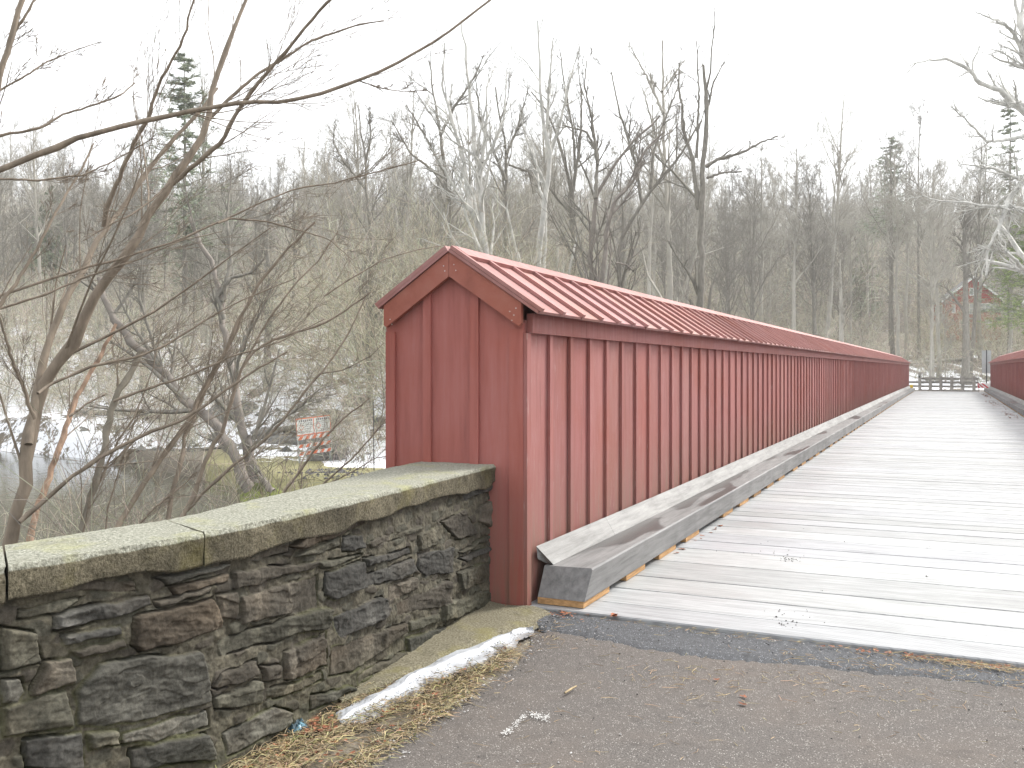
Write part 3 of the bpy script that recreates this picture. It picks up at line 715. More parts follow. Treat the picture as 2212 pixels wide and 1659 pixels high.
# dead leaves: small curled quads
def leaves(name, spots, label):
    mb = MB()
    for (x, y, z, sx_, sy_, m_, s) in spots:
        for k in range(m_):
            a = rs.uniform(0, 6.3); c, s_ = math.cos(a), math.sin(a); q = s*rs.uniform(.6, 1.3); h = rs.uniform(.2, .8)
            v = np.array([[-1, 0, .3*h], [-.4, .5, h*.2], [.5, .45, h*.4], [1, 0, h*.8], [.4, -.5, h*.2], [-.5, -.45, h*.3], [0, 0, .02]])*q
            v = v@np.array([[c, s_, 0], [-s_, c, 0], [0, 0, 1]])+np.array([x+rs.normal(0, sx_), y+rs.normal(0, sy_), z])
            cc = rs.uniform(.6, 1.6); mb.raw(v, T=[[i, (i+1) % 6, 6] for i in range(6)], col=(cc*1.1, cc, cc))
    return tag(mb.build(name, M['leaf']), label, 'leaves', kind='stuff')
leaves('dead_leaves', [(-2.62, 5.56, .0, .05, .05, 60, .02), (-2.3, 5.6, -.01, .1, .04, 25, .016), (-2.56, 3.45, -.03, .05, .08, 45, .022), (-2.48, 3.15, -.04, .08, .12, 30, .022), (-2.3, 3.6, -.03, .06, .5, 50, .016),
    (-1.93, 5.66, .0, .01, .01, 2, .035), (-.1, 5.6, -.01, .25, .02, 50, .014), (-2.12, 7.9, .004, .01, .1, 3, .03), (-2.1, 9.0, .004, .02, .4, 12, .025), (1.95, 62, .22, .1, 3.5, 120, .06), (1.85, 47, .18, .15, 2.5, 70, .05), (1.9, 36, .13, .1, 2, 40, .05), (-1.0, 4.6, -.03, .1, .1, 4, .02)], 'rust brown fallen leaves gathered along edges of wall, kerbs and deck')
# worn white paint mark
wm = MB()
for k in range(420):
    t_ = rs.uniform(0, 1); q = P(1085+95*t_, 1578-38*t_+10*math.sin(t_*9)+rs.normal(0, 5), EYE*FPX/(1557-HZ)*(1+.0*t_)); 
    u_ = 1085+100*t_+rs.normal(0, 3); v_ = 1575-36*t_+11*math.sin(t_*7+1)+rs.normal(0, 3.5)
    if abs(t_-.55) < .06: continue
    d_ = (EYE+.03)*FPX/(v_-HZ); q = P(u_, v_, d_); s = rs.uniform(.001, .004); a = rs.uniform(0, 3)
    c, s_ = math.cos(a)*s, math.sin(a)*s
    wm.raw([(q[0]-c, q[1]-s_, -.026), (q[0]+s_, q[1]-c, -.026), (q[0]+c, q[1]+s_, -.026), (q[0]-s_, q[1]+c, -.026)], [[0, 1, 2, 3]])
tag(wm.build('paint_mark', M['white']), 'worn flecked white paint mark on the asphalt', kind='structure')
sk = MB(); a = np.array(P(1220, 1497, (EYE+.02)*FPX/(1497-HZ))); b = np.array(P(1245, 1482, (EYE+.02)*FPX/(1482-HZ)))
sk.tubes([[a, a*.5+b*.5+np.array([.003, 0, .003]), b]], [[.005, .006, .004]], 6)
tag(sk.build('stick', M['straw'], smooth=True), 'short pale splinter of wood lying on the asphalt', 'stick')
# crumpled blue plastic by the wall
cr = MB(); n = 22; A_, B_ = np.meshgrid(np.linspace(-1, 1, n), np.linspace(-1, 1, n), indexing='ij')
q = P(652, 1572, (EYE+.06)*FPX/(1585-HZ))
hz_ = np.clip(1-A_**2*.9-B_**2*.9, 0, 1)*.045+(fbm(A_*4+3, B_*4, 2, 4)-.45)*.05*np.clip(1.3-A_**2-B_**2, 0, 1)
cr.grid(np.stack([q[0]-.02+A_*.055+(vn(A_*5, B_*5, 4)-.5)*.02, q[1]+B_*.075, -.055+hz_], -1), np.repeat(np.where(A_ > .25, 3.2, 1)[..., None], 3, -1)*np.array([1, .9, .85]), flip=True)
tag(cr.build('crumpled_bag', M['steel_blue']), 'crumpled blue plastic scrap in the straw at the wall foot', 'litter')

# ------------------------------------------------------------------ trees
def spawn(Pp, Rr, c, rs, t0=.25, t1=.98, lr=.5, ang=(.5, .9), up=.25, n=4, wig=.18, rr=.6, tip=.15, lend=.5, rmin=0, bias=None):
    m, k, _ = Pp.shape
    if m == 0: return Pp[:, :n], Rr[:, :n]
    t = rs.uniform(t0, t1, (m, c)); f = t*(k-1); i = np.minimum(f.astype(int), k-2); f = f-i; ar = np.arange(m)[:, None]
    p = Pp[ar, i]*(1-f[..., None])+Pp[ar, i+1]*f[..., None]; r = Rr[ar, i]*(1-f)+Rr[ar, i+1]*f
    T = Pp[ar, i+1]-Pp[ar, i]; T /= np.linalg.norm(T, axis=-1, keepdims=True)+1e-9
    q = rs.normal(size=T.shape); q -= T*np.sum(q*T, -1, keepdims=True); q /= np.linalg.norm(q, axis=-1, keepdims=True)+1e-9
    a = rs.uniform(ang[0], ang[1], t.shape)[..., None]; D = T*np.cos(a)+q*np.sin(a)
    Lp = np.linalg.norm(np.diff(Pp, axis=1), axis=-1).sum(1)[:, None]; L = Lp*lr*(1-lend*t)*rs.uniform(.6, 1.3, t.shape)
    p = p.reshape(-1, 3); D = D.reshape(-1, 3); L = L.reshape(-1, 1); r = r.reshape(-1)
    pts = [p]; 
    for j in range(n-1):
        D = D+rs.normal(0, wig, D.shape)+np.array([0, 0, up/(n-1)])
        if bias is not None: D = D+np.array(bias)/(n-1)
        D /= np.linalg.norm(D, axis=1, keepdims=True)+1e-9; p = p+D*L/(n-1); pts.append(p)
    tp = np.linspace(1, tip, n)[None]; R2 = np.maximum(r[:, None]*rr*tp, rmin)
    return np.stack(pts, 1), R2
def resample(pts, n, rs, jit=0):
    pts = np.asarray(pts, float); s = np.r_[0, np.cumsum(np.linalg.norm(np.diff(pts, axis=0), axis=1))]; t = np.linspace(0, s[-1], n)
    o = np.stack([np.interp(t, s, pts[:, i]) for i in range(3)], 1)
    if jit: o[1:-1] += rs.normal(0, jit, (n-2, 3))
    return o
def forest_tree(seed, H=20, r0=.22, limbs=14, crown=.4, spread=.3, sub=6, tw=7, fine=4, rmin=.008, lean=.04, dens=1):
    rs = np.random.RandomState(seed); n = 9; z = np.linspace(0, 1, n)
    T = np.zeros((1, n, 3)); T[0, :, 2] = z*H; T[0, :, :2] = np.cumsum(rs.normal(0, lean*H/n, (n, 2)), 0); T[0, 0, :2] = 0
    Rt = (r0*(1-z*.86)**.9)[None]; Rt[0, 0] *= 1.35
    l1, q1 = spawn(T, Rt, limbs, rs, crown, .97, spread, (.35, .8), .45, 6, .13, .62, .18, .55, rmin*1.5)
    l2, q2 = spawn(l1, q1, sub, rs, .2, .97, .45, (.4, .9), .3, 4, .2, .6, .25, .4, rmin*1.2)
    l3, q3 = spawn(l2, q2, tw, rs, .15, .98, .5, (.4, 1.), .25, 3, .25, .6, .4, .4, rmin)
    lv = [(T, Rt, 6), (l1, q1, 5), (l2, q2, 3), (l3, q3, 3)]
    if fine: lv.append((*spawn(l3, q3, fine, rs, .2, 1, .6, (.4, 1.), .2, 2, .2, .8, .6, .3, rmin*.8), 3))
    return lv
def tree_mb(lv, col=(1, 1, 1)):
    mb = MB()
    for Pp, Rr, k in lv: mb.tubes(Pp, Rr, k, col)
    return mb
# --- individually placed hillside trees
fr_ = np.random.RandomState(21)
protos = []
specs = [(1, 21, .20, 15, .42, .28), (2, 24, .24, 14, .5, .24), (3, 18, .17, 16, .35, .30), (4, 22, .22, 18, .4, .33), (5, 16, .13, 14, .3, .30), (6, 25, .25, 12, .55, .22), (7, 19, .16, 15, .45, .26), (8, 13, .10, 16, .2, .34)]
for (sd_, H, r0, lm, cr_, sp) in specs:
    lv = forest_tree(sd_, H, r0, lm+5, cr_-.05, sp*1.3, fine=4, rmin=.007)
    mb = tree_mb(lv); V = np.concatenate(mb.V); me = mb
    protos.append((mb, H))
HL = 'bare grey tree in the dense winter wood on the hillside'
placed = []
def far_spots(n, d0, d1, seed, rlim=.66, pw=1.0):
    q = np.random.RandomState(seed); o = []
    while len(o) < n:
        d_ = d0+(d1-d0)*q.uniform()**pw; r_ = q.uniform(-rlim, rlim)
        la_ = r_*d_; x = la_*CY-d_*SY; y = la_*SY+d_*CY
        k = float(sst(-.05, .3, r_)); dmin = 56*(1-k)+84*k
        if d_ < dmin: continue
        if abs(x) < 6 and y < 90: continue
        if 52 < la_ < 78 and 112 < d_ < 146: continue
        if 50 < la_ < 68 and d_ < 132 and q.uniform() < .93: continue
        o.append((x, y, float(terrain(x, y))-.15, q.uniform(0, 6.3), q.uniform(.60, .92)*(1+.22*float(sst(.0, .25, r_))), d_))
    return o
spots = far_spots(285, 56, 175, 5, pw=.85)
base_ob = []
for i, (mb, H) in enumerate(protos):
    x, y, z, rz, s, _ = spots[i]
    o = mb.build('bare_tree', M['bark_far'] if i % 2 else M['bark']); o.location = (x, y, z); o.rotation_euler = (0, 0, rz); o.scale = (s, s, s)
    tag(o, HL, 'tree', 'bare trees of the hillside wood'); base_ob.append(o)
for i, (x, y, z, rz, s, _) in enumerate(spots[len(protos):]):
    o = base_ob[i % len(base_ob)].copy(); COL.objects.link(o); o.location = (x, y, z); o.rotation_euler = (fr_.normal(0, .03), fr_.normal(0, .03), rz); o.scale = (s, s, s*fr_.uniform(.9, 1.1))
# --- the rest of the wood, one object
lows = []
for sd_, H in ((31, 20), (32, 23), (33, 17), (34, 21)):
    mb = tree_mb(forest_tree(sd_, H, .2, 12, .4, .28, sub=5, tw=5, fine=2, rmin=.02)); lows.append((np.concatenate(mb.V), np.concatenate(mb.Q)))
VV, QQ, n0 = [], [], 0
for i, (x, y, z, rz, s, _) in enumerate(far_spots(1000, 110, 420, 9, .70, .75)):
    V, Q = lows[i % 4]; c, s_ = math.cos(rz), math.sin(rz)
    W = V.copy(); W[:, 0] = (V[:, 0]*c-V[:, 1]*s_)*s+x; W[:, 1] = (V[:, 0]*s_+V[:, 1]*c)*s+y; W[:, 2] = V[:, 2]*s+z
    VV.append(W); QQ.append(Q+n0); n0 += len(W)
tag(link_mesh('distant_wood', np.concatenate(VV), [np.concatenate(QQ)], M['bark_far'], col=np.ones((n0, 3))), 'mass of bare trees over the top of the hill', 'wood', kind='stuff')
# --- undergrowth: thickets of thin stems on the banks and the hill foot
def thicket(name, n, region, seed, H=(1, 3.5), mat='bark_far', label='', rmin=.006, sub=7, rad=.012):
    q = np.random.RandomState(seed); pts = []
    while len(pts) < n:
        r_ = q.uniform(*region[:2]); d_ = q.uniform(*region[2:4]); la_ = r_*d_; x = la_*CY-d_*SY; y = la_*SY+d_*CY
        if len(region) > 4 and not region[4](x, y, d_, r_): continue
        pts.append((x, y, float(terrain(x, y))-.1))
    p = np.array(pts); k = 5; D = q.normal(0, .38, (n, 3)); D[:, 2] = 1; D /= np.linalg.norm(D, axis=1, keepdims=True); L = q.uniform(*H, n)[:, None]
    path = [p]
    for j in range(k-1): D = D+q.normal(0, .16, D.shape); D /= np.linalg.norm(D, axis=1, keepdims=True); p = p+D*L/(k-1); path.append(p)
    Pp = np.stack(path, 1); Rr = np.linspace(1, .3, k)[None]*q.uniform(.6, 1.4, (n, 1))*rad
    l1, q1 = spawn(Pp, Rr, sub, q, .15, 1, .5, (.4, 1.1), .15, 4, .28, .7, .5, .3, rmin)
    l2, q2 = spawn(l1, q1, 4, q, .15, 1, .5, (.4, 1.1), .1, 3, .25, .8, .6, .3, rmin*.8)
    if region[2] < 12:
        f_ = lambda a, b: (lambda ok: (a[ok], b[ok]))(~((a[..., 0] > -3.72) & ((a[..., 1] > 5.2) | (a[..., 0] > -3.45))).any(1))
        Pp, Rr = f_(Pp, Rr); l1, q1 = f_(l1, q1); l2, q2 = f_(l2, q2); n = len(Pp)
    mb = MB(); mb.tubes(Pp, Rr, 3, colvar(n, (1, 1, 1), .25)); mb.tubes(l1, q1, 3, colvar(len(l1), (1.1, 1.08, 1.0), .5)); mb.tubes(l2, q2, 3, colvar(len(l2), (1.25, 1.22, 1.12), .5))  # twig colours lifted and spread wider so some read as sunlit
    return tag(mb.build(name, M[mat]), label, 'brush', kind='stuff')
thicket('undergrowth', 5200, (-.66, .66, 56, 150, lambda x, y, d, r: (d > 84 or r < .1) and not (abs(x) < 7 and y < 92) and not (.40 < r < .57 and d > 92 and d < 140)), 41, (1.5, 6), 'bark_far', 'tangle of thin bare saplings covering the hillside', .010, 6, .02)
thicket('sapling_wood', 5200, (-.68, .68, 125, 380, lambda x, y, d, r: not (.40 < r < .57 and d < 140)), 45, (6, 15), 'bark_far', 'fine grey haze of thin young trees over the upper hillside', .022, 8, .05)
thicket('riverbank_brush', 520, (-.62, -.20, 33, 56, lambda x, y, d, r: d > shore(r)+.5 and not (r > -.33 and d < 46)), 42, (.8, 3.5), 'bark_far', 'thin grey brush along the far river bank', .006, 6, .010)
thicket('near_bank_brush', 420, (-.64, -.22, 5.5, 13, lambda x, y, d, r: terrain(x, y) > -2.9 and x < -3.9 and y < 9), 43, (.8, 2.4), 'bark', 'tangle of thin pale twigs on the bank behind the wall', .0016, 6, .0035)

# --- traced trees
def traced(name, label, cat, stems, d, mats, seed, rpx=True, sub=(7, 4, 3), lr=(.28, .5, .5), up=(.25, .2, .1), rmin=.002, depthvar=.06, sides=9, group=None, bias=None, base=None, ang=(.35, .85), trunk_idx=None):
    """stems: list of ([(u,v)..], r_px0, r_px1[, depth0, depth1]); each stem gets its own depths; twigs grow from them"""
    q = np.random.RandomState(seed); root = empty(name, label, cat, group=group)
    tr, cw = MB(), MB(); n = 30; allP, allR = [], []
    for si, s_ in enumerate(stems):
        pts, ra, rb = s_[:3]; da, db = s_[3:5] if len(s_) > 3 else (d, d*(1+q.uniform(-depthvar, depthvar)))
        w3 = [P(u, v, da+(db-da)*i/(len(pts)-1)) for i, (u, v) in enumerate(pts)]
        p3 = resample(w3, n, q, ra/FPX*d*.16); t = np.linspace(0, 1, n); rad = (ra+(rb-ra)*t)/FPX*(da+(db-da)*t)*(1+q.normal(0, .05, n)+.22*(q.uniform(0, 1, n) < .16))
        allP.append(p3); allR.append(rad*(.88 if d < 12 else 1))
    A = np.array(allP); B = np.array(allR)
    ntr = trunk_idx if trunk_idx else 1
    tr.tubes(A[:ntr], B[:ntr], sides); 
    if len(A) > ntr: cw.tubes(A[ntr:], B[ntr:], sides-2)
    cP, cR = A, B
    for c, l, u_ in zip(sub, lr, up):
        near = d < 12
        cP, cR = spawn(cP, cR, c, q, .12, .99, l, (.25, .65) if near else ang, u_, 6 if near else (5 if c is sub[0] else 4), .085 if near else .16, .28 if near else .6, .35, .4, rmin, bias=bias)
        if d < 12:
            bad = ((cP[..., 0] > -3.72) & (cP[..., 1] > 5.3) & (cP[..., 2] < 2.7)) | ((cP[..., 0] > -3.3) & (cP[..., 2] < 1.1))
            ok = ~bad.any(1); cP, cR = cP[ok], cR[ok]
        cw.tubes(cP, cR, 4 if c is sub[0] else 3)
    a = tr.build('trunk', M[mats[0]], root, smooth=True); b = cw.build('crown', M[mats[1]], root, smooth=True)
    bx = A[0, 0]; root.location = tuple(bx)
    for o in (a, b): 
        o.data.transform(__import__('mathutils').Matrix.Translation((-bx[0], -bx[1], -bx[2])))
    return root
traced('young_tree', 'largest reddish young tree leaning right behind the left end of the stone wall', 'tree', [
 ([(-10,1330),(24,1171),(44,1091),(60,971),(72,891),(92,843),(156,731),(224,619),(292,531),(325,467),(366,396),(407,347),(433,291),(448,254),(463,179),(485,108),(511,41),(530,0),(550,-60)],19,3.5,4.9,5.6),
 ([(62,960),(74,880),(92,780),(120,699),(156,627),(184,579),(208,520),(235,485),(258,459),(299,396),(336,347),(388,284),(433,239),(470,190)],10,3,4.95,6.2),
 ([(224,490),(231,448),(261,373),(284,321),(321,254),(340,187),(377,123),(396,86),(418,0),(425,-40)],6,2,5.5,5.2),
 ([(345,425),(411,362),(482,306),(508,246),(552,187),(612,119),(653,67),(708,4),(770,-60)],6,3,5.3,5.0),
 ([(436,285),(448,261),(500,209),(560,157),(612,127),(664,93),(708,75),(780,52),(830,45)],5,1.5,5.4,5.9),
 ([(366,396),(330,430),(290,460),(240,485),(180,520)],3,1.2,5.2,4.8),
 ([(42,1128),(64,1112),(112,1067),(160,1027),(208,992),(267,960),(333,931),(400,904),(442,877),(520,820),(620,760)],6,2,4.9,5.3),
 ([(76,905),(64,880),(51,835),(29,787),(19,752),(0,690),(-20,640)],5,2.5,4.95,4.8),
 ([(-30,650),(67,616),(194,575),(261,560),(328,537),(388,519),(448,489),(496,470),(582,429),(650,405),(725,395),(903,347)],3.5,1.2,4.9,5.8),
 ([(470,482),(496,472),(575,478),(642,496),(708,515),(760,560)],2.6,1,5.3,5.6),
 ([(82,850),(110,830),(200,790),(300,770),(360,745),(430,700),(520,650),(640,600)],4,1.2,4.9,5.5),
 ([(0,667),(100,635),(180,600),(300,560),(390,520),(480,500)],3,1,4.7,5.2),
 ], 5.2, ('bark_red', 'bark_red'), 3, sub=(9, 5, 4), lr=(.34, .5, .5), rmin=.0011, bias=(.10, .0, .05), trunk_idx=2)
traced('young_tree', 'slim tree rising out of the left edge of the picture with a long arching bough', 'tree', [
 ([(-120,1300),(-110,900),(-75,550),(-40,330),(0,164),(22,86),(49,0),(65,-60)],11,6,4.4,4.6),
 ([(-75,560),(-45,385),(0,364),(75,336),(187,291),(317,261),(440,233),(530,220),(597,220),(653,213),(708,196),(773,174),(879,128),(951,83),(1000,44),(1070,-8)],8.5,2.6,4.4,5.0),
 ([(0,170),(30,75),(75,0),(90,-40)],4,2.5,4.55,4.7),
 ([(-60,310),(0,293),(90,276),(138,246),(202,228),(261,205),(291,179)],4,1.5,4.5,4.9),
 ([(-50,230),(0,194),(67,157),(101,134),(157,110),(209,93)],3,1,4.5,4.8),
 ([(773,174),(830,192),(870,198),(925,195)],1.6,.8,4.85,4.9),
 ([(-30,700),(30,619),(78,541),(112,474),(142,422),(179,362),(202,310)],5,2,4.5,5.0),
 ([(-20,385),(80,390),(180,378),(240,350),(330,300)],3,1,4.4,4.8),
 ], 4.6, ('bark_red', 'bark_red'), 5, sub=(8, 5, 4), lr=(.22, .5, .5), rmin=.0011, bias=(.05, 0, .05))
traced('sapling', 'straight mossy stem with a snapped top behind the wall, second clump from the left', 'sapling', [
 ([(165,1230),(176,1151),(192,1091),(208,1032),(224,979),(232,923),(245,867),(267,832),(288,795),(304,760)],8.5,7.5,5.0,5.4),
 ([(192,1091),(225,1020),(250,960),(290,900),(330,800),(350,700)],3,1,5.1,5.4),
 ([(245,867),(330,835),(400,815),(500,770),(600,740),(700,690)],3.4,1,5.2,5.7),
 ], 5.2, ('bark_moss', 'bark_red'), 8, sub=(7, 5, 4), lr=(.35, .45, .5), rmin=.001, bias=(.15, 0, .1))
traced('sapling', 'reddish stems fanning up right behind the wall from its second coping joint', 'sapling', [
 ([(235,1180),(253,1136),(283,1093),(320,1029),(355,979),(387,939),(416,891),(440,835),(480,771),(516,691),(560,611),(620,539),(680,480)],7.5,2,5.2,6.0),
 ([(355,1160),(363,1112),(373,1059),(395,979),(400,939),(427,885),(442,845),(470,790),(500,740),(540,640)],6.5,2,5.3,5.9),
 ([(225,1200),(232,1100),(262,1000),(300,880)],2.5,1,5.2,5.4),
 ([(285,1150),(330,1100),(380,1060),(440,1010)],3,1.2,5.2,5.4),
 ], 5.5, ('bark_red', 'bark_red'), 9, sub=(10, 6, 4), lr=(.36, .45, .5), rmin=.001, bias=(.15, 0, .05))
traced('sapling', 'leaning stems crossing in front of the mossy river tree', 'sapling', [
 ([(380,1140),(395,1107),(416,1080),(432,1029),(444,991),(480,931),(504,851),(524,791),(552,755),(600,731),(700,699),(760,663),(800,631)],6.5,1.6,5.6,6.2),
 ([(385,1150),(400,1107),(440,1063),(520,991),(576,947),(612,907),(672,827),(692,807),(732,755),(760,707),(790,640)],4.5,1.4,5.7,6.4),
 ([(524,791),(580,690),(640,610),(690,560),(730,500)],3,1.2,6,6.4),
 ([(692,807),(740,800),(800,770),(830,740)],1.8,.8,6.2,6.3),
 ([(700,640),(760,600),(830,560),(900,540),(960,530)],2,.8,6.2,6.6),
 ], 5.9, ('bark_red', 'bark_red'), 10, sub=(9, 6, 4), lr=(.34, .45, .5), rmin=.001, bias=(.15, 0, .05))
traced('sapling', 'low reddish twigs rising beside the orange striped barricade', 'sapling', [
 ([(600,1100),(612,1063),(648,1019),(680,971),(704,943),(740,905),(800,860)],4,1.2,7.0,7.4),
 ([(680,1080),(696,1047),(760,991),(800,947),(836,903)],3,1,7.0,7.3),
 ([(640,1085),(652,1050),(650,1000),(670,960)],2,.8,7.0,7.3),
 ([(700,1050),(760,1020),(810,990),(836,985)],1.8,.8,7.1,7.3),
 ([(600,1075),(612,1020),(624,980)],1.5,.8,7,7.2),
 ], 7, ('bark_red', 'bark_red'), 12, sub=(9, 4, 3), lr=(.3, .45, .5), rmin=.001, bias=(.12, 0, .08))
lt = traced('leaning_tree', 'old mossy-footed tree on the far river bank with one trunk leaning left', 'tree', [
 ([(545,1075),(532,1047),(508,983),(460,911),(400,863),(348,799),(296,751),(256,703),(232,663),(215,600)],13,6,30,31),
 ([(560,1065),(540,1000),(516,891),(504,811),(492,755),(484,700),(480,651),(452,555),(410,470)],11,4,30.3,32),
 ([(590,1062),(560,1030),(545,990),(538,940)],7,5,29.8,30.3),
 ([(484,690),(470,640),(500,600),(540,590),(570,560)],5,2,31,31),
 ([(550,960),(600,910),(650,880),(690,840)],3.5,1.5,30,29),
 ([(480,651),(500,560),(490,470),(500,380)],5,2,31,32),
 ([(348,799),(330,740),(300,640),(310,540)],4,1.5,31,31),
 ], 30, ('bark_dark', 'bark'), 14, sub=(9, 6, 4), lr=(.35, .45, .5), rmin=.006, trunk_idx=3)
# mossy root mound
mm = MB(); A_, B_ = np.meshgrid(np.linspace(0, 2*np.pi, 40), np.linspace(0, 1, 14), indexing='ij'); c = np.array(P(565, 1068, 30.2))
rad = (1.15*(1-B_)+.2)*(1+.35*(vn(np.cos(A_)*3+5, np.sin(A_)*3+5, 3)-.5))
mm.grid(np.stack([c[0]+rad*np.cos(A_)*1.3, c[1]+rad*np.sin(A_), c[2]-.35+.75*B_**1.6], -1), flip=True)
M['moss'] = simple('moss', (.13, .15, .04), .95, .5, 3, bd=.05)
ob = mm.build('root_mound', M['moss'], lt, smooth=True); ob.matrix_parent_inverse = __import__('mathutils').Matrix.Translation(tuple(-v for v in lt.location))

C7 = lambda pts: [(c*.4801+619, e*.4801+44) for c, e in pts]
def mid(name, label, stems, d, mats, seed, **k):
    st = [(C7(s[0]), s[1], s[2]) for s in stems]
    # carry the first stem down to the ground
    x, y = st[0][0][0]; zb = terrain(*P(x, y, d)[:2]); vb = HZ-(float(zb)-.3-EYE)/d*FPX
    st[0] = ([(x+4, vb)]+st[0][0], st[0][1]*1.25, st[0][2])
    return traced(name, label, 'tree', st, d, mats, seed, rmin=k.pop('rmin', .009), sub=k.pop('sub', (10, 6, 4)), lr=(.26, .45, .5), up=(.5, .3, .2), depthvar=.03, **k)
mid('sycamore', 'pale double-trunked sycamore just above the near gable peak', [
 ([(900,1040),(880,950),(865,700),(850,560),(820,300),(800,100),(785,0)],9,1.5), ([(890,980),(830,860),(790,600),(740,430),(700,300),(712,100)],6,1.5), ([(880,640),(900,450),(900,300),(940,200)],4,1), ([(830,860),(760,760),(690,640),(640,560)],4,1), ([(865,700),(930,560),(980,430),(990,230)],4,1)], 52, ('bark_white', 'bark_white'), 20)
mid('sycamore', 'white-barked sycamore to the right of the double one, rising clear of the wood', [
 ([(1130,1080),(1150,900),(1170,750),(1190,600),(1155,480),(1140,300),(1130,0)],8,1.5), ([(1190,600),(1240,420),(1280,250),(1320,120)],4,1), ([(1170,640),(1175,450),(1180,300),(1200,80)],4.5,1.2), ([(1170,750),(1110,620),(1070,500),(1050,420)],3.5,1)], 56, ('bark_white', 'bark_white'), 22)
mid('bare_tree', 'dark tree forking low behind the roof, its right limb reaching across', [
 ([(1370,1030),(1390,800),(1440,700),(1560,550),(1680,430)],7,2), ([(1390,800),(1400,600),(1350,500),(1240,470)],4.5,1.5), ([(1400,650),(1370,420),(1340,300),(1350,180)],4,1)], 48, ('bark_dark', 'bark'), 24)
mid('bare_tree', 'crooked dark reddish tree bending right behind the bridge roof', [
 ([(1420,1160),(1450,900),(1480,810),(1560,720),(1610,580),(1700,500)],7,2), ([(1450,900),(1470,820),(1530,760),(1580,640),(1600,480)],3,1), ([(1480,1090),(1530,1100),(1560,1130)],2,1)], 45, ('bark_dark', 'bark_dark'), 25)
mid('bare_tree', 'leaning grey tree slanting up right behind the middle of the roof', [
 ([(1500,1000),(1640,760),(1750,640),(1870,450)],6,2), ([(1640,760),(1650,600),(1700,450),(1760,300)],4,1.2), ([(1600,830),(1570,640),(1500,420),(1460,230)],4,1.2)], 50, ('bark', 'bark'), 26)
mid('bare_tree', 'tall dark twin-stemmed tree with a long bare limb reaching right', [
 ([(1860,1198),(1865,900),(1870,750),(1885,560),(1890,400),(1875,200)],9,3), ([(1855,850),(1830,640),(1790,500),(1765,290),(1765,190)],5.5,1.5), ([(1885,660),(1950,620),(2040,600),(2130,550),(2212,520)],4,1.5), ([(1890,710),(1960,685),(2050,680)],3,1.5), ([(1890,420),(1920,280),(1970,185)],3,1), ([(1845,620),(1855,350),(1845,90)],3.5,1)], 54, ('bark', 'bark'), 27, sub=(6, 5, 3))
mid('bare_tree', 'tall straight pale grey tree left of the twin-stemmed one', [
 ([(1720,1000),(1700,650),(1695,400),(1690,90)],6.5,1.5), ([(1695,420),(1620,250),(1550,120)],3.5,1), ([(1690,320),(1740,250),(1790,180)],2.5,1), ([(1700,650),(1650,480),(1600,300)],3,1)], 66, ('bark_far', 'bark_far'), 28)
mid('bare_tree', 'slender many-branched tree at the left of the tall group', [
 ([(740,1000),(720,700),(690,500),(660,330),(640,180)],6,1.5), ([(720,700),(600,480),(540,380)],4,1), ([(690,520),(760,380),(850,250),(890,150)],4,1), ([(720,720),(560,600),(470,450)],3.5,1)], 58, ('bark', 'bark'), 29)
mid('bare_tree', 'dark-topped tree between the two pale sycamores', [
 ([(985,1000),(985,730),(990,570),(960,430),(940,300)],6,1.5), ([(990,600),(1040,480),(1090,300)],3.5,1), ([(985,720),(920,560),(870,440),(850,240)],4,1), ([(1000,650),(1090,680),(1110,780)],2.5,1)], 60, ('bark', 'bark'), 30)
mid('bare_tree', 'grey tree standing just right of the white-barked sycamore', [
 ([(1290,1000),(1280,760),(1230,560),(1180,420),(1100,320)],6,1.5), ([(1285,800),(1320,560),(1330,350),(1310,200)],4,1), ([(1300,700),(1290,500),(1250,300),(1230,130)],3.5,1)], 62, ('bark', 'bark'), 33)
mid('bare_tree', 'low-forked tree left of the gable, in front of the skyline dip', [
 ([(380,1000),(360,780),(350,600),(330,450),(320,380)],5,1.2), ([(360,760),(260,640),(210,550),(220,450)],3.5,1), ([(355,640),(380,520),(370,400)],3,1)], 66, ('bark', 'bark'), 35)
C8 = lambda pts: [(c*.4801+1592.6, e*.4801) for c, e in pts]
traced('sycamore', 'white sycamore at the right edge, its crooked boughs hanging over the right side wall', 'tree', [
 (C8([(1395,1720),(1400,1400),(1420,1000),(1400,700),(1360,400),(1290,200),(1270,60)]),16,6,68,68),
 (C8([(1380,560),(1290,500),(1220,450),(1180,400),(1080,370),(1060,330),(1000,290),(940,265),(850,270),(770,300)]),8,1,68,65),
 (C8([(1330,320),(1260,180),(1210,110),(1150,90),(1070,50)]),6,1,68,66), (C8([(1330,320),(1240,265),(1180,230),(1130,220)]),3,1,68,66),
 (C8([(1400,850),(1290,810),(1230,790),(1150,755),(1090,745),(1010,740)]),5,1.2,68,62),
 (C8([(1410,950),(1290,940),(1200,930),(1100,925),(1030,910),(910,905),(830,880)]),5,1.2,68,61),
 (C8([(1400,700),(1290,815),(1220,900),(1180,1010),(1130,1120),(1120,1240)]),6,2.5,68,63),
 (C8([(1415,1400),(1290,1220),(1240,1160),(1170,1090)]),7,2.5,68,63), (C8([(1370,600),(1250,620),(1130,640),(1030,540),(960,480)]),5,1.2,68,64),
 (C8([(1120,1240),(1150,1130),(1080,1100)]),1.5,1,63,63)], 67, ('bark_white', 'bark_white'), 37, sub=(12, 6, 4), lr=(.24, .45, .5), up=(.0, .0, .1), rmin=.008, depthvar=.03)
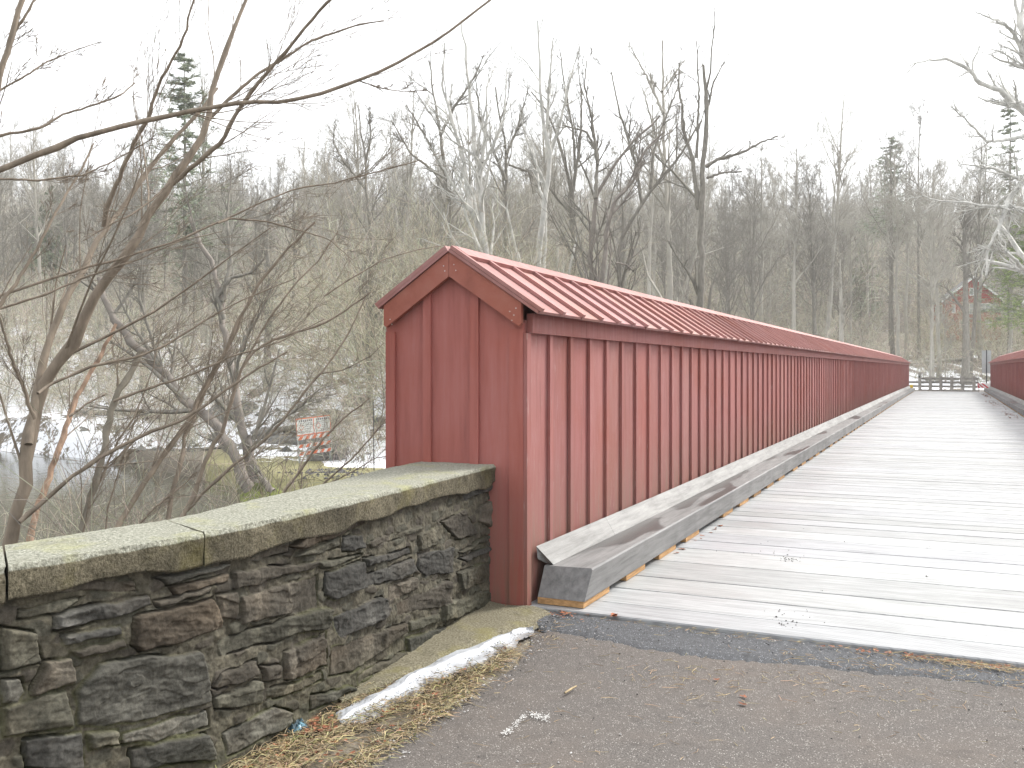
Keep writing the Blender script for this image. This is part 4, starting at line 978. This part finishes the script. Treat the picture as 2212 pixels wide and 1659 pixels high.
def simple_tree(name, label, u, vtop, d, r0, seed, mat='bark_far', crown=.4, sp=.26, limbs=16, lean=.03, group=None):
    x, y, _ = P(u, 0, d); zb = float(terrain(x, y))-.2; H = EYE-(vtop-HZ)/FPX*d-zb
    lv = forest_tree(seed, H, r0, limbs, crown, sp, fine=3, rmin=.010, lean=lean)
    root = empty(name, label, 'tree', (x, y, zb), group=group)
    tree_mb(lv[:1]).build('trunk', M[mat], root, smooth=True); tree_mb(lv[1:]).build('crown', M[mat], root); return root
simple_tree('bare_tree', 'thick grey trunk standing in snow just beyond the timber rail fence', 2085, 420, 84, .42, 51, 'bark', .35)
simple_tree('bare_tree', 'thin leafless tree rising behind the left post of the rail fence', 2010, 560, 80, .13, 52)
simple_tree('bare_tree', 'small slim tree in front of the snow between house and fence', 2043, 640, 86, .07, 53, crown=.25)
simple_tree('bare_tree', 'leaning grey tree left of the red house', 1945, 330, 92, .2, 54, lean=.06)
simple_tree('bare_tree', 'pale forked tree against the sky above the far end of the roof', 1720, 320, 88, .24, 55, crown=.35, sp=.3)
simple_tree('bare_tree', 'tall leaning tree against the sky left of the red house', 1985, 260, 100, .20, 56, 'bark', .45)
simple_tree('bare_tree', 'grey tree by the right corner of the red house', 2178, 500, 112, .24, 57)
simple_tree('bare_tree', 'broken-topped pale trunk near the far end of the roof', 1822, 560, 78, .3, 58, 'bark_far', .5, .12, 8)
simple_tree('bare_tree', 'grey tree behind the barricade with peeling bark', 800, 560, 47, .22, 59, 'bark', .35)
simple_tree('bare_tree', 'double grey tree behind the left sloping trunk', 580, 470, 56, .28, 60, 'bark', .3)
simple_tree('bare_tree', 'bare tree on the snowy bank at the left', 310, 420, 58, .26, 61, 'bark', .35)
# peeling orange-barked trunk at far left
traced('birch_tree', 'trunk with peeling orange-tan bark behind the largest young tree', 'tree', [
 ([(60,1200),(75,1110),(105,1040),(130,960),(150,900),(175,840),(215,770),(250,700)],9,4,9,10), ([(150,900),(190,870),(230,850)],3,2,9,9.2)], 9, ('bark_peel' if 'bark_peel' in M else 'tan_wood', 'bark_red'), 62, sub=(6, 4, 3), rmin=.0015)

# --- evergreens
def evergreen(name, label, u, vtop, vbot, d, w, seed, mat='needle', n=900, irregular=.35, group=None, base_frac=.12, gy=None):
    q = np.random.RandomState(seed); x, y, _ = P(u, 0, d); zb = float(terrain(x, y))-.2; H = EYE-(vtop-HZ)/FPX*d-zb
    root = empty(name, label, 'tree', (x, y, zb), group=group)
    t = MB(); zz = np.linspace(0, H, 8); pp = np.zeros((1, 8, 3)); pp[0, :, 2] = zz; pp[0, :, :2] = np.cumsum(q.normal(0, .03, (8, 2)), 0)
    t.tubes(pp, (H*.011*(1-zz/H*.9))[None], 7); zb0 = H*max(base_frac, 0); f = MB(); nb = 150
    h = q.uniform(zb0, H*.985, nb); frac = (h-zb0)/(H-zb0); Lb = w*(1-frac)**.75*q.uniform(1-irregular*1.6, 1.15, nb)+.15
    a = q.uniform(0, 6.283, nb); dirs = np.stack([np.cos(a), np.sin(a), q.uniform(-.1, .35, nb)], -1)
    s = np.linspace(0, 1, 5); br = np.zeros((nb, 5, 3)); br[:, :, 2] = h[:, None]; br += dirs[:, None]*(s[None, :, None]*Lb[:, None, None]); br[:, :, 2] -= (s**2)[None]*Lb[:, None]*.12
    t.tubes(br, np.linspace(.035, .01, 5)[None]*np.ones((nb, 1)), 3); t.build('trunk', M['bark'], root, smooth=True)
    sp, sr = spawn(br, np.full((nb, 5), .02), 12, q, .15, 1, .33, (.5, 1.1), .1, 3, .15, .6, .3, .3, .006)
    # needle sprays: little blades round each twig
    m = len(sp); K = 24; t_ = q.uniform(0, 1, (m, K)); i_ = (t_*2).astype(int).clip(0, 1); fr2 = t_*2-i_; ar = np.arange(m)[:, None]
    c = sp[ar, i_]*(1-fr2[..., None])+sp[ar, i_+1]*fr2[..., None]; c = c.reshape(-1, 3)
    D = q.normal(0, 1, c.shape); D[:, 2] = np.abs(D[:, 2])*.4; D /= np.linalg.norm(D, axis=1, keepdims=True); E = np.cross(D, q.normal(0, 1, c.shape)); E /= np.linalg.norm(E, axis=1, keepdims=True)
    l = q.uniform(.10, .30, (len(c), 1)); wd_ = l*.11
    V = np.stack([c-E*wd_, c+E*wd_, c+D*l], 1).reshape(-1, 3); T = np.arange(len(V)).reshape(-1, 3); cc = np.repeat(colvar(len(c), (1, 1, 1), .5), 3, 0)
    f.raw(V, T=T, col=cc); f.build('foliage', M[mat], root); return root
evergreen('pine_tree', 'tall ragged dark evergreen against the sky at the left', 400, 110, 420, 72, 5.6, 71, 'needle_far', irregular=.65, base_frac=.3)
evergreen('pine_tree', 'evergreen with a rounded crown on the skyline right of centre', 1925, 290, 500, 118, 5.4, 72, 'needle_far', irregular=.7, base_frac=.5)
evergreen('pine_tree', 'large hazy evergreen behind the right-hand sycamore', 2180, 225, 560, 95, 6.5, 73, 'needle_far', irregular=.7, base_frac=.2)
evergreen('pine_tree', 'bright yellow-green evergreen beside the red house', 2228, 440, 740, 86, 4.8, 74, 'needle_bright', irregular=.65, base_frac=.3)
for u, vt, d_, w_, sd_ in ((1060, 700, 110, 2.2, 75), (1860, 510, 135, 3.4, 77), (110, 400, 105, 3.6, 78), (430, 440, 95, 3.4, 81)):
    evergreen('hemlock_tree', 'dim green hemlock half hidden among the bare hillside trees', u, vt, 0, d_, w_, sd_, 'needle_far', irregular=.4, group='hemlocks among the hillside trees', base_frac=.15)

# ------------------------------------------------------------------ far things
def rotz(a): return np.array([[math.cos(a), -math.sin(a), 0], [math.sin(a), math.cos(a), 0], [0, 0, 1]])
# house
hx, hy, _ = P(2039, 0, 132); hz_ = EYE-(724-HZ)/FPX*132
house = empty('red_house', 'red two-storey gabled house with white windows among trees on the slope', 'house', (hx, hy, hz_), YAW-R(15))
Wd, Dp, He, Hr = 7.3, 8.2, 4.9, 8.0
mb = MB(); mb.prism([(0, -1.5), (Wd, -1.5), (Wd, He), (Wd*.52, Hr), (0, He)], 0, Dp); mb.build('wall', M['house'], house)
mb = MB()
for (xa, za, xb, zb_) in ((Wd*.52, Hr+.02, -.35, He-.25+.02), (Wd*.52, Hr+.02, Wd+.35, He-.27)):
    mb.prism([(xa, za), (xb, zb_), (xb, zb_+.18), (xa, za+.18)], -.4, Dp+.4)
mb.build('roof', M['shingle'], house)
mb = MB()
for (xa, za, xb, zb_) in ((Wd*.52, Hr+.0, -.36, He-.27), (Wd*.52, Hr+.0, Wd+.36, He-.29)):
    mb.prism([(xa, za-.1), (xb, zb_-.1), (xb, zb_+.23), (xa, za+.23)], -.46, -.41)
mb.build('rake_trim', M['white'], house)
def window(x0, x1, z0, z1, mul=1, side=False):
    fm, gm = MB(), MB(); t_ = .09
    def bx(m, a0, a1, c0, c1, p0, p1):
        if side: m.box((-p1, a0, c0), (-p0, a1, c1))
        else: m.box((a0, -p1, c0), (a1, -p0, c1))
    bx(gm, x0+.03, x1-.03, z0+.03, z1-.03, .005, .03)
    bx(fm, x0, x1, z0, z0+t_, .01, .07); bx(fm, x0, x1, z1-t_, z1, .01, .07); bx(fm, x0, x0+t_, z0+t_, z1-t_, .01, .068); bx(fm, x1-t_, x1, z0+t_, z1-t_, .01, .068)
    for k in range(1, mul): xx = x0+(x1-x0)*k/mul; bx(fm, xx-.04, xx+.04, z0+t_, z1-t_, .01, .065)
    bx(fm, x0+t_, x1-t_, (z0+z1)/2-.025, (z0+z1)/2+.025, .01, .06)
    o = fm.build('window', M['white'], house); gm.build('pane', M['glass'], o)
window(1.0, 1.5, 3.1, 4.3); window(2.7, 3.9, 2.9, 4.4, 2); window(4.6, 6.7, 3.3, 4.4, 3); window(3.3, 4.3, 5.5, 6.6, 2); window(2.0, 2.9, .9, 2.1, 2); window(5.3, 6.2, .9, 2.1, 2)
window(1.2, 6.6, 3.2, 4.4, 4, True); window(1.2, 6.6, .9, 2.1, 4, True)
mb = MB(); mb.box((2.9, -1.3, 2.2), (4.5, -.01, 2.35)); 
for x in (2.95, 3.5, 4.05, 4.42): mb.box((x, -1.3, 2.35), (x+.06, -1.24, 3.2))
mb.box((2.9, -1.3, 3.2), (4.5, -1.22, 3.28)); mb.box((2.95, -1.28, -1.5), (3.07, -1.16, 2.2)); mb.box((4.35, -1.28, -1.5), (4.47, -1.16, 2.2)); mb.build('balcony', M['fence_wood'], house)
# timber rail fence
def at_y(u, Y):                       # point of column u at world Y
    r_ = (u-1106)/FPX; x = Y*(r_*CY-SY)/(CY+r_*SY); return x
fence = empty('rail_fence', 'weathered grey timber rail fence closing the road beyond the bridge', 'fence', (at_y(2045, 75), 75, .2))
fence.location = (0, 0, 0)
fx0, fx1 = at_y(1987, 75.6), at_y(2104, 73.8)
fy_ = lambda x: 75.6+(73.8-75.6)*(x-fx0)/(fx1-fx0); fz0 = .12
fxs = np.linspace(fx0, fx1, 6)
for k, x in enumerate(fxs):
    mb = MB(); h_ = 1.45 if k == 0 else 1.18; mb.box((x-.11, fy_(x)-.11, fz0-.2), (x+.11, fy_(x)+.11, fz0+h_), tap=.06); pst = mb.build('post', M['fence_wood'], fence)
    if k == 0: mb = MB(); mb.box((x-.07, fy_(x)-.13, fz0+1.05), (x+.01, fy_(x)-.112, fz0+1.2)); mb.build('reflector', M['dark'], pst)
rx0 = at_y(1955, 76.2)
for zz_ in (.12, .42, .72, 1.0):
    mb = MB(); a, b = rx0 if zz_ in (.42, .72) else fx0, fx1+.3
    pth = np.array([[[x, fy_(x)+.17, fz0+zz_] for x in np.linspace(a, b, 12)]])
    c = rnd.uniform(.8, 1.05)
    for j in range(11):
        p, q_ = pth[0, j], pth[0, j+1]; V = [[p[0], p[1]-.05, p[2]-.075], [q_[0], q_[1]-.05, q_[2]-.075], [q_[0], q_[1]+.05, q_[2]-.075], [p[0], p[1]+.05, p[2]-.075], [p[0], p[1]-.05, p[2]+.075], [q_[0], q_[1]-.05, q_[2]+.075], [q_[0], q_[1]+.05, q_[2]+.075], [p[0], p[1]+.05, p[2]+.075]]
        mb.raw(V, [[0, 1, 5, 4], [3, 7, 6, 2], [4, 5, 6, 7], [0, 3, 2, 1], [0, 4, 7, 3], [1, 2, 6, 5]], col=(c, c, c))
    mb.build('rail', M['fence_wood'], fence)
# grey sign seen from the back
sgx = at_y(2131, 73); sg = empty('road_sign', 'grey backs of two stacked sign plates on a dark post by the right side wall', 'sign', (sgx, 73, 0), R(8))
d_ = -sgx*SY+73*CY; zt, zm, zl = EYE+(HZ-757)/FPX*d_, EYE+(HZ-787)/FPX*d_, EYE+(HZ-806)/FPX*d_
mb = MB(); mb.box((-.29, .0, zm+.01), (.29, .012, zt)); mb.build('upper_plate', M['metal'], sg)
mb = MB(); mb.box((-.29, .0, zl), (.29, .012, zm-.01)); mb.build('lower_plate', M['metal'], sg)
mb = MB(); mb.box((-.03, -.04, -.2), (.03, -.003, zt+.03)); mb.build('post', M['dark'], sg)
# red and white hazard board
hb = empty('hazard_board', 'red and white diagonally striped board at the far end of the right kerb', 'barrier', (at_y(2126, 72.6), 72.6, .2), R(6))
d_ = -at_y(2126, 72.6)*SY+72.6*CY; z0, z1 = EYE-(838-HZ)/FPX*d_, EYE-(828-HZ)/FPX*d_
def striped(mb_w, mb_c, x0, x1, z0, z1, y, n, sl, parent, names, mats):
    mb_w.box((x0, y, z0), (x1, y+.03, z1)); mb_w.build(names[0], M[mats[0]], parent)
    w_ = (x1-x0)/n; h = z1-z0
    for k in range(n):
        a = x0+w_*(k+.1); b = a+w_*.52; s_ = sl*h
        pl = [(max(x0, min(x1, a)), z0), (max(x0, min(x1, b)), z0), (max(x0, min(x1, b+s_)), z1), (max(x0, min(x1, a+s_)), z1)]
        mb_c.raw([(p[0], y-.004, p[1]) for p in pl], [[0, 1, 2, 3]])
    mb_c.build(names[1], M[mats[1]], parent)
striped(MB(), MB(), -.42, .42, z0-.2, z1-.2, 0, 3, -1.2, hb, ('board', 'stripes'), ('white', 'stripe_red'))
mb = MB(); mb.box((-.35, .032, -.25), (-.29, .09, z1-.25)); mb.box((.29, .032, -.25), (.35, .09, z1-.25)); mb.build('leg', M['fence_wood'], hb)
ym = MB(); x_ = at_y(1969, 72.2); d_ = -x_*SY+72.2*CY; a, b = EYE-(838-HZ)/FPX*d_, EYE-(831-HZ)/FPX*d_
ym.box((x_-.14, 72.2, a-.2), (x_+.12, 72.28, b), tap=.3); ym.box((x_-.02, 72.29, a-.3), (x_+.03, 72.33, b-.03))
tag(ym.build('marker', M['yellow']), 'small yellow marker at the far end of the left side wall', 'marker')

# barricade with sign panels on the river bank
d_ = 36.5; bx_, by_, _ = P(683, 0, d_); gz = float(terrain(bx_, by_)); BA = R(42)
bar = empty('barricade', 'orange and white striped barricade carrying a two-panel notice on the snowy bank', 'barricade', (bx_, by_, gz), YAW+BA)
bar.rotation_euler = (0, -R(4.5), YAW+BA)
pz = lambda v: EYE-(v-HZ)/FPX*d_-gz
hw = 31/FPX*d_/math.cos(BA)
for (va, vb) in ((938, 946), (956, 963), (972, 979)):
    striped(MB(), MB(), -hw, hw, pz(vb), pz(va), 0, 5, .75, bar, ('rail', 'stripes'), ('white', 'orange'))
pb, pt = pz(937), pz(900)
mb = MB(); mb.box((-hw+.02, .0, pb+.03), (hw-.02, .02, pt-.03), (.95, .97, .95)); panel = mb.build('notice_panel', M['white'], bar)
mb = MB()
for (x0, x1, z0, z1) in ((-hw, hw, pb, pb+.035), (-hw, hw, pt-.035, pt), (-hw, -hw+.02, pb+.035, pt-.035), (hw-.02, hw, pb+.035, pt-.035), (-.012, .012, pb+.035, pt-.035)):
    mb.box((x0, -.01, z0), (x1, -.001, z1))
for cx_ in (-hw*.72, .28*hw):          # red diamonds
    for a in range(4):
        p0 = (math.cos(a*math.pi/2)*.11, math.sin(a*math.pi/2)*.13); p1 = (math.cos((a+1)*math.pi/2)*.11, math.sin((a+1)*math.pi/2)*.13); f = .8; zc = (pb+pt)/2-.03
        mb.raw([(cx_+p0[0], -.006, zc+p0[1]), (cx_+p1[0], -.006, zc+p1[1]), (cx_+p1[0]*f, -.006, zc+p1[1]*f), (cx_+p0[0]*f, -.006, zc+p0[1]*f)], [[0, 1, 2, 3]])
mb.build('border', M['orange'], panel)
mb = MB(); q = np.random.RandomState(4)
H_ = pt-pb
for side in (-1, 1):
    x0 = -hw+.1 if side < 0 else .1; x = x0+.03
    while x < x0+hw*.80: mb.box((x, -.007, pt-.145), (x+.05, -.004, pt-.075)); x += .085
    for row in range(6):
        z = pt-.20-row*.072; x = x0+(.26 if 1 < row < 5 else .05)
        while x < x0+hw-.22: l = q.uniform(.03, .10); mb.box((x, -.007, z-.012), (x+l, -.004, z+.008), (1.6, 1.6, 1.6)); x += l+.03
M['grey_ink'] = simple('faded_ink', (.16, .16, .17), .7, .1, 8); mb.build('lettering', M['grey_ink'], panel)
mb = MB()
for x in (-hw*.95, hw*.85): mb.box((x, .032, -.25), (x+.05, .08, pt-.02))
for x in (-hw*.95, hw*.85): mb.box((x, -.5, -.2), (x+.05, .5, -.05))
mb.build('leg', M['metal'], bar)
# thin stake in the snow
x, y, _ = P(808, 0, 33.5); z = float(terrain(x, y)); mb = MB(); mb.tubes([[(x, y, z-.1), (x-.01, y, z+.8), (x-.03, y, EYE-(868-HZ)/FPX*33.5)]], [[.02, .018, .012]], 6)
tag(mb.build('stake', M['dark'], smooth=True), 'thin dark stake standing in the snow left of the bridge end wall', 'stake')
# rocks
def rock(u, v, d_, s, label, sq=(1, .8, .55)):
    x, y, _ = P(u, v, d_); z = float(terrain(x, y)); n = 26; T_, F_ = np.meshgrid(np.linspace(0, np.pi, n), np.linspace(0, 2*np.pi, n*2), indexing='ij')
    X = np.sin(T_)*np.cos(F_); Y = np.sin(T_)*np.sin(F_); Zz = np.cos(T_); k = .72+.6*(vn(X*1.7+u, Y*1.7+v, 3, Zz*1.7+5.3)-.3)+.25*(vn(X*4+u, Y*4, 5, Zz*4+9.1)-.5)
    mb = MB(); mb.grid(np.stack([X*k*s*sq[0], Y*k*s*sq[1], Zz*k*s*sq[2]], -1)); o = mb.build('rock', M['rock'], smooth=True); o.location = (x, y, z+s*.12); o.rotation_euler = (0, 0, u)
    return tag(o, label, 'rock', 'rocks on the far bank')
rock(712, 975, 38, 1.0, 'broad sloping rock at the left foot of the striped barricade', (1.6, 1, .6))
rock(690, 905, 46, .9, 'dark flat rock in the snow up left of the barricade')
rock(722, 888, 49, .9, 'mossy rock in the snow above the barricade')
rock(510, 905, 50, 1.1, 'big mossy rock behind the leaning river tree', (1.5, 1, .7))
rock(632, 925, 44, .8, 'long low rock left of the barricade', (2.0, .6, .45))
rock(575, 930, 46, .8, 'grey rock between leaning tree and barricade')
rock(770, 872, 52, .9, 'grey rock right of the mossy one above the barricade')
q = np.random.RandomState(5)
mb = MB()
for k in range(420):
    r_ = q.uniform(-.48, -.12); dd = q.uniform(40, 78); la_ = r_*dd; x = la_*CY-dd*SY; y = la_*SY+dd*CY; s = q.uniform(.08, .4)
    c = q.uniform(.5, 1.1); pebble(mb, x, y, float(terrain(x, y))-.02, s, (c, c, c*.97))
for k in range(160):
    u, v = q.uniform(635, 795), 0; dd = q.uniform(31.5, 33.8); x, y, _ = P(q.normal(720, 40), 0, dd if k % 2 else 32.6); c = q.uniform(.3, .7); pebble(mb, x, y, float(terrain(x, y)), q.uniform(.03, .11), (c, c, c*1.1))
tag(mb.build('scattered_stones', M['rock']), 'loose stones poking through the snow of the far bank', 'stones', kind='stuff')
# fallen logs on the slopes
def log(u0, v0, u1, v1, d_, r, label, mat='bark'):
    a = np.array(P(u0, v0, d_)); b = np.array(P(u1, v1, d_+1)); 
    for p in (a, b): p[2] = float(terrain(p[0], p[1]))+r*.9
    mb = MB(); m = (a+b)/2; m[2] += .05; mb.tubes([[a, m, b]], [[r, r*.85, r*.6]], 8); return tag(mb.build('fallen_log', M[mat], smooth=True), label, 'log', 'fallen logs on the slopes')
log(600, 900, 740, 915, 47, .14, 'fallen log lying in the snow left of the barricade')
log(150, 985, 420, 965, 49, .16, 'long fallen log at the edge of the river')
log(1960, 765, 2090, 760, 98, .22, 'fallen log on the brown slope below the red house', 'bark_far')
log(2000, 790, 2070, 782, 90, .2, 'short log above the snow patch behind the fence', 'bark')
# brown-leaved shrub by the stake
thicket('slope_brush', 170, (.43, .57, 96, 128), 93, (2, 8), 'bark_olive', 'sparse pale saplings standing in front of the red house', .008, 12, .03)
thicket('tall_shrubs', 110, (-.17, .06, 40, 60, lambda x, y, d, r: d > shore(r)+1 and abs(x+3.1) > 5), 91, (6, 11), 'bark_olive', 'tall yellowish grey twiggy shrubs rising behind the bridge roof', .007, 22, .03)
thicket('bank_shrubs', 60, (-.60, -.20, 36, 60, lambda x, y, d, r: d > shore(r)+2 and not (r > -.36 and d < 48)), 92, (3, 7), 'bark_olive', 'pale tangled shrubs on the snowy left bank', .006, 14, .018)
thicket('leafless_shrub', 60, (-.20, -.15, 36, 39), 77, (1, 3), 'bark_far', 'thin twiggy shrubs beside the bridge end wall in the snow', .005, 9, .012)
# thin veil of air

hz_b = bpy.data.materials.new('haze'); hz_b.use_nodes = True; t = hz_b.node_tree; t.nodes.remove(t.nodes['Principled BSDF'])
pv = N(t, 'VolumePrincipled'); pv.inputs['Color'].default_value = (.93, .95, .97, 1); pv.inputs['Density'].default_value = .0008; pv.inputs['Anisotropy'].default_value = .3
t.links.new(pv.outputs[0], t.nodes['Material Output'].inputs['Volume'])
mb = MB(); mb.box((-930, -930, -8), (930, 930, 125)); tag(mb.build('haze', hz_b), 'thin pale haze in the air', 'haze', kind='stuff')
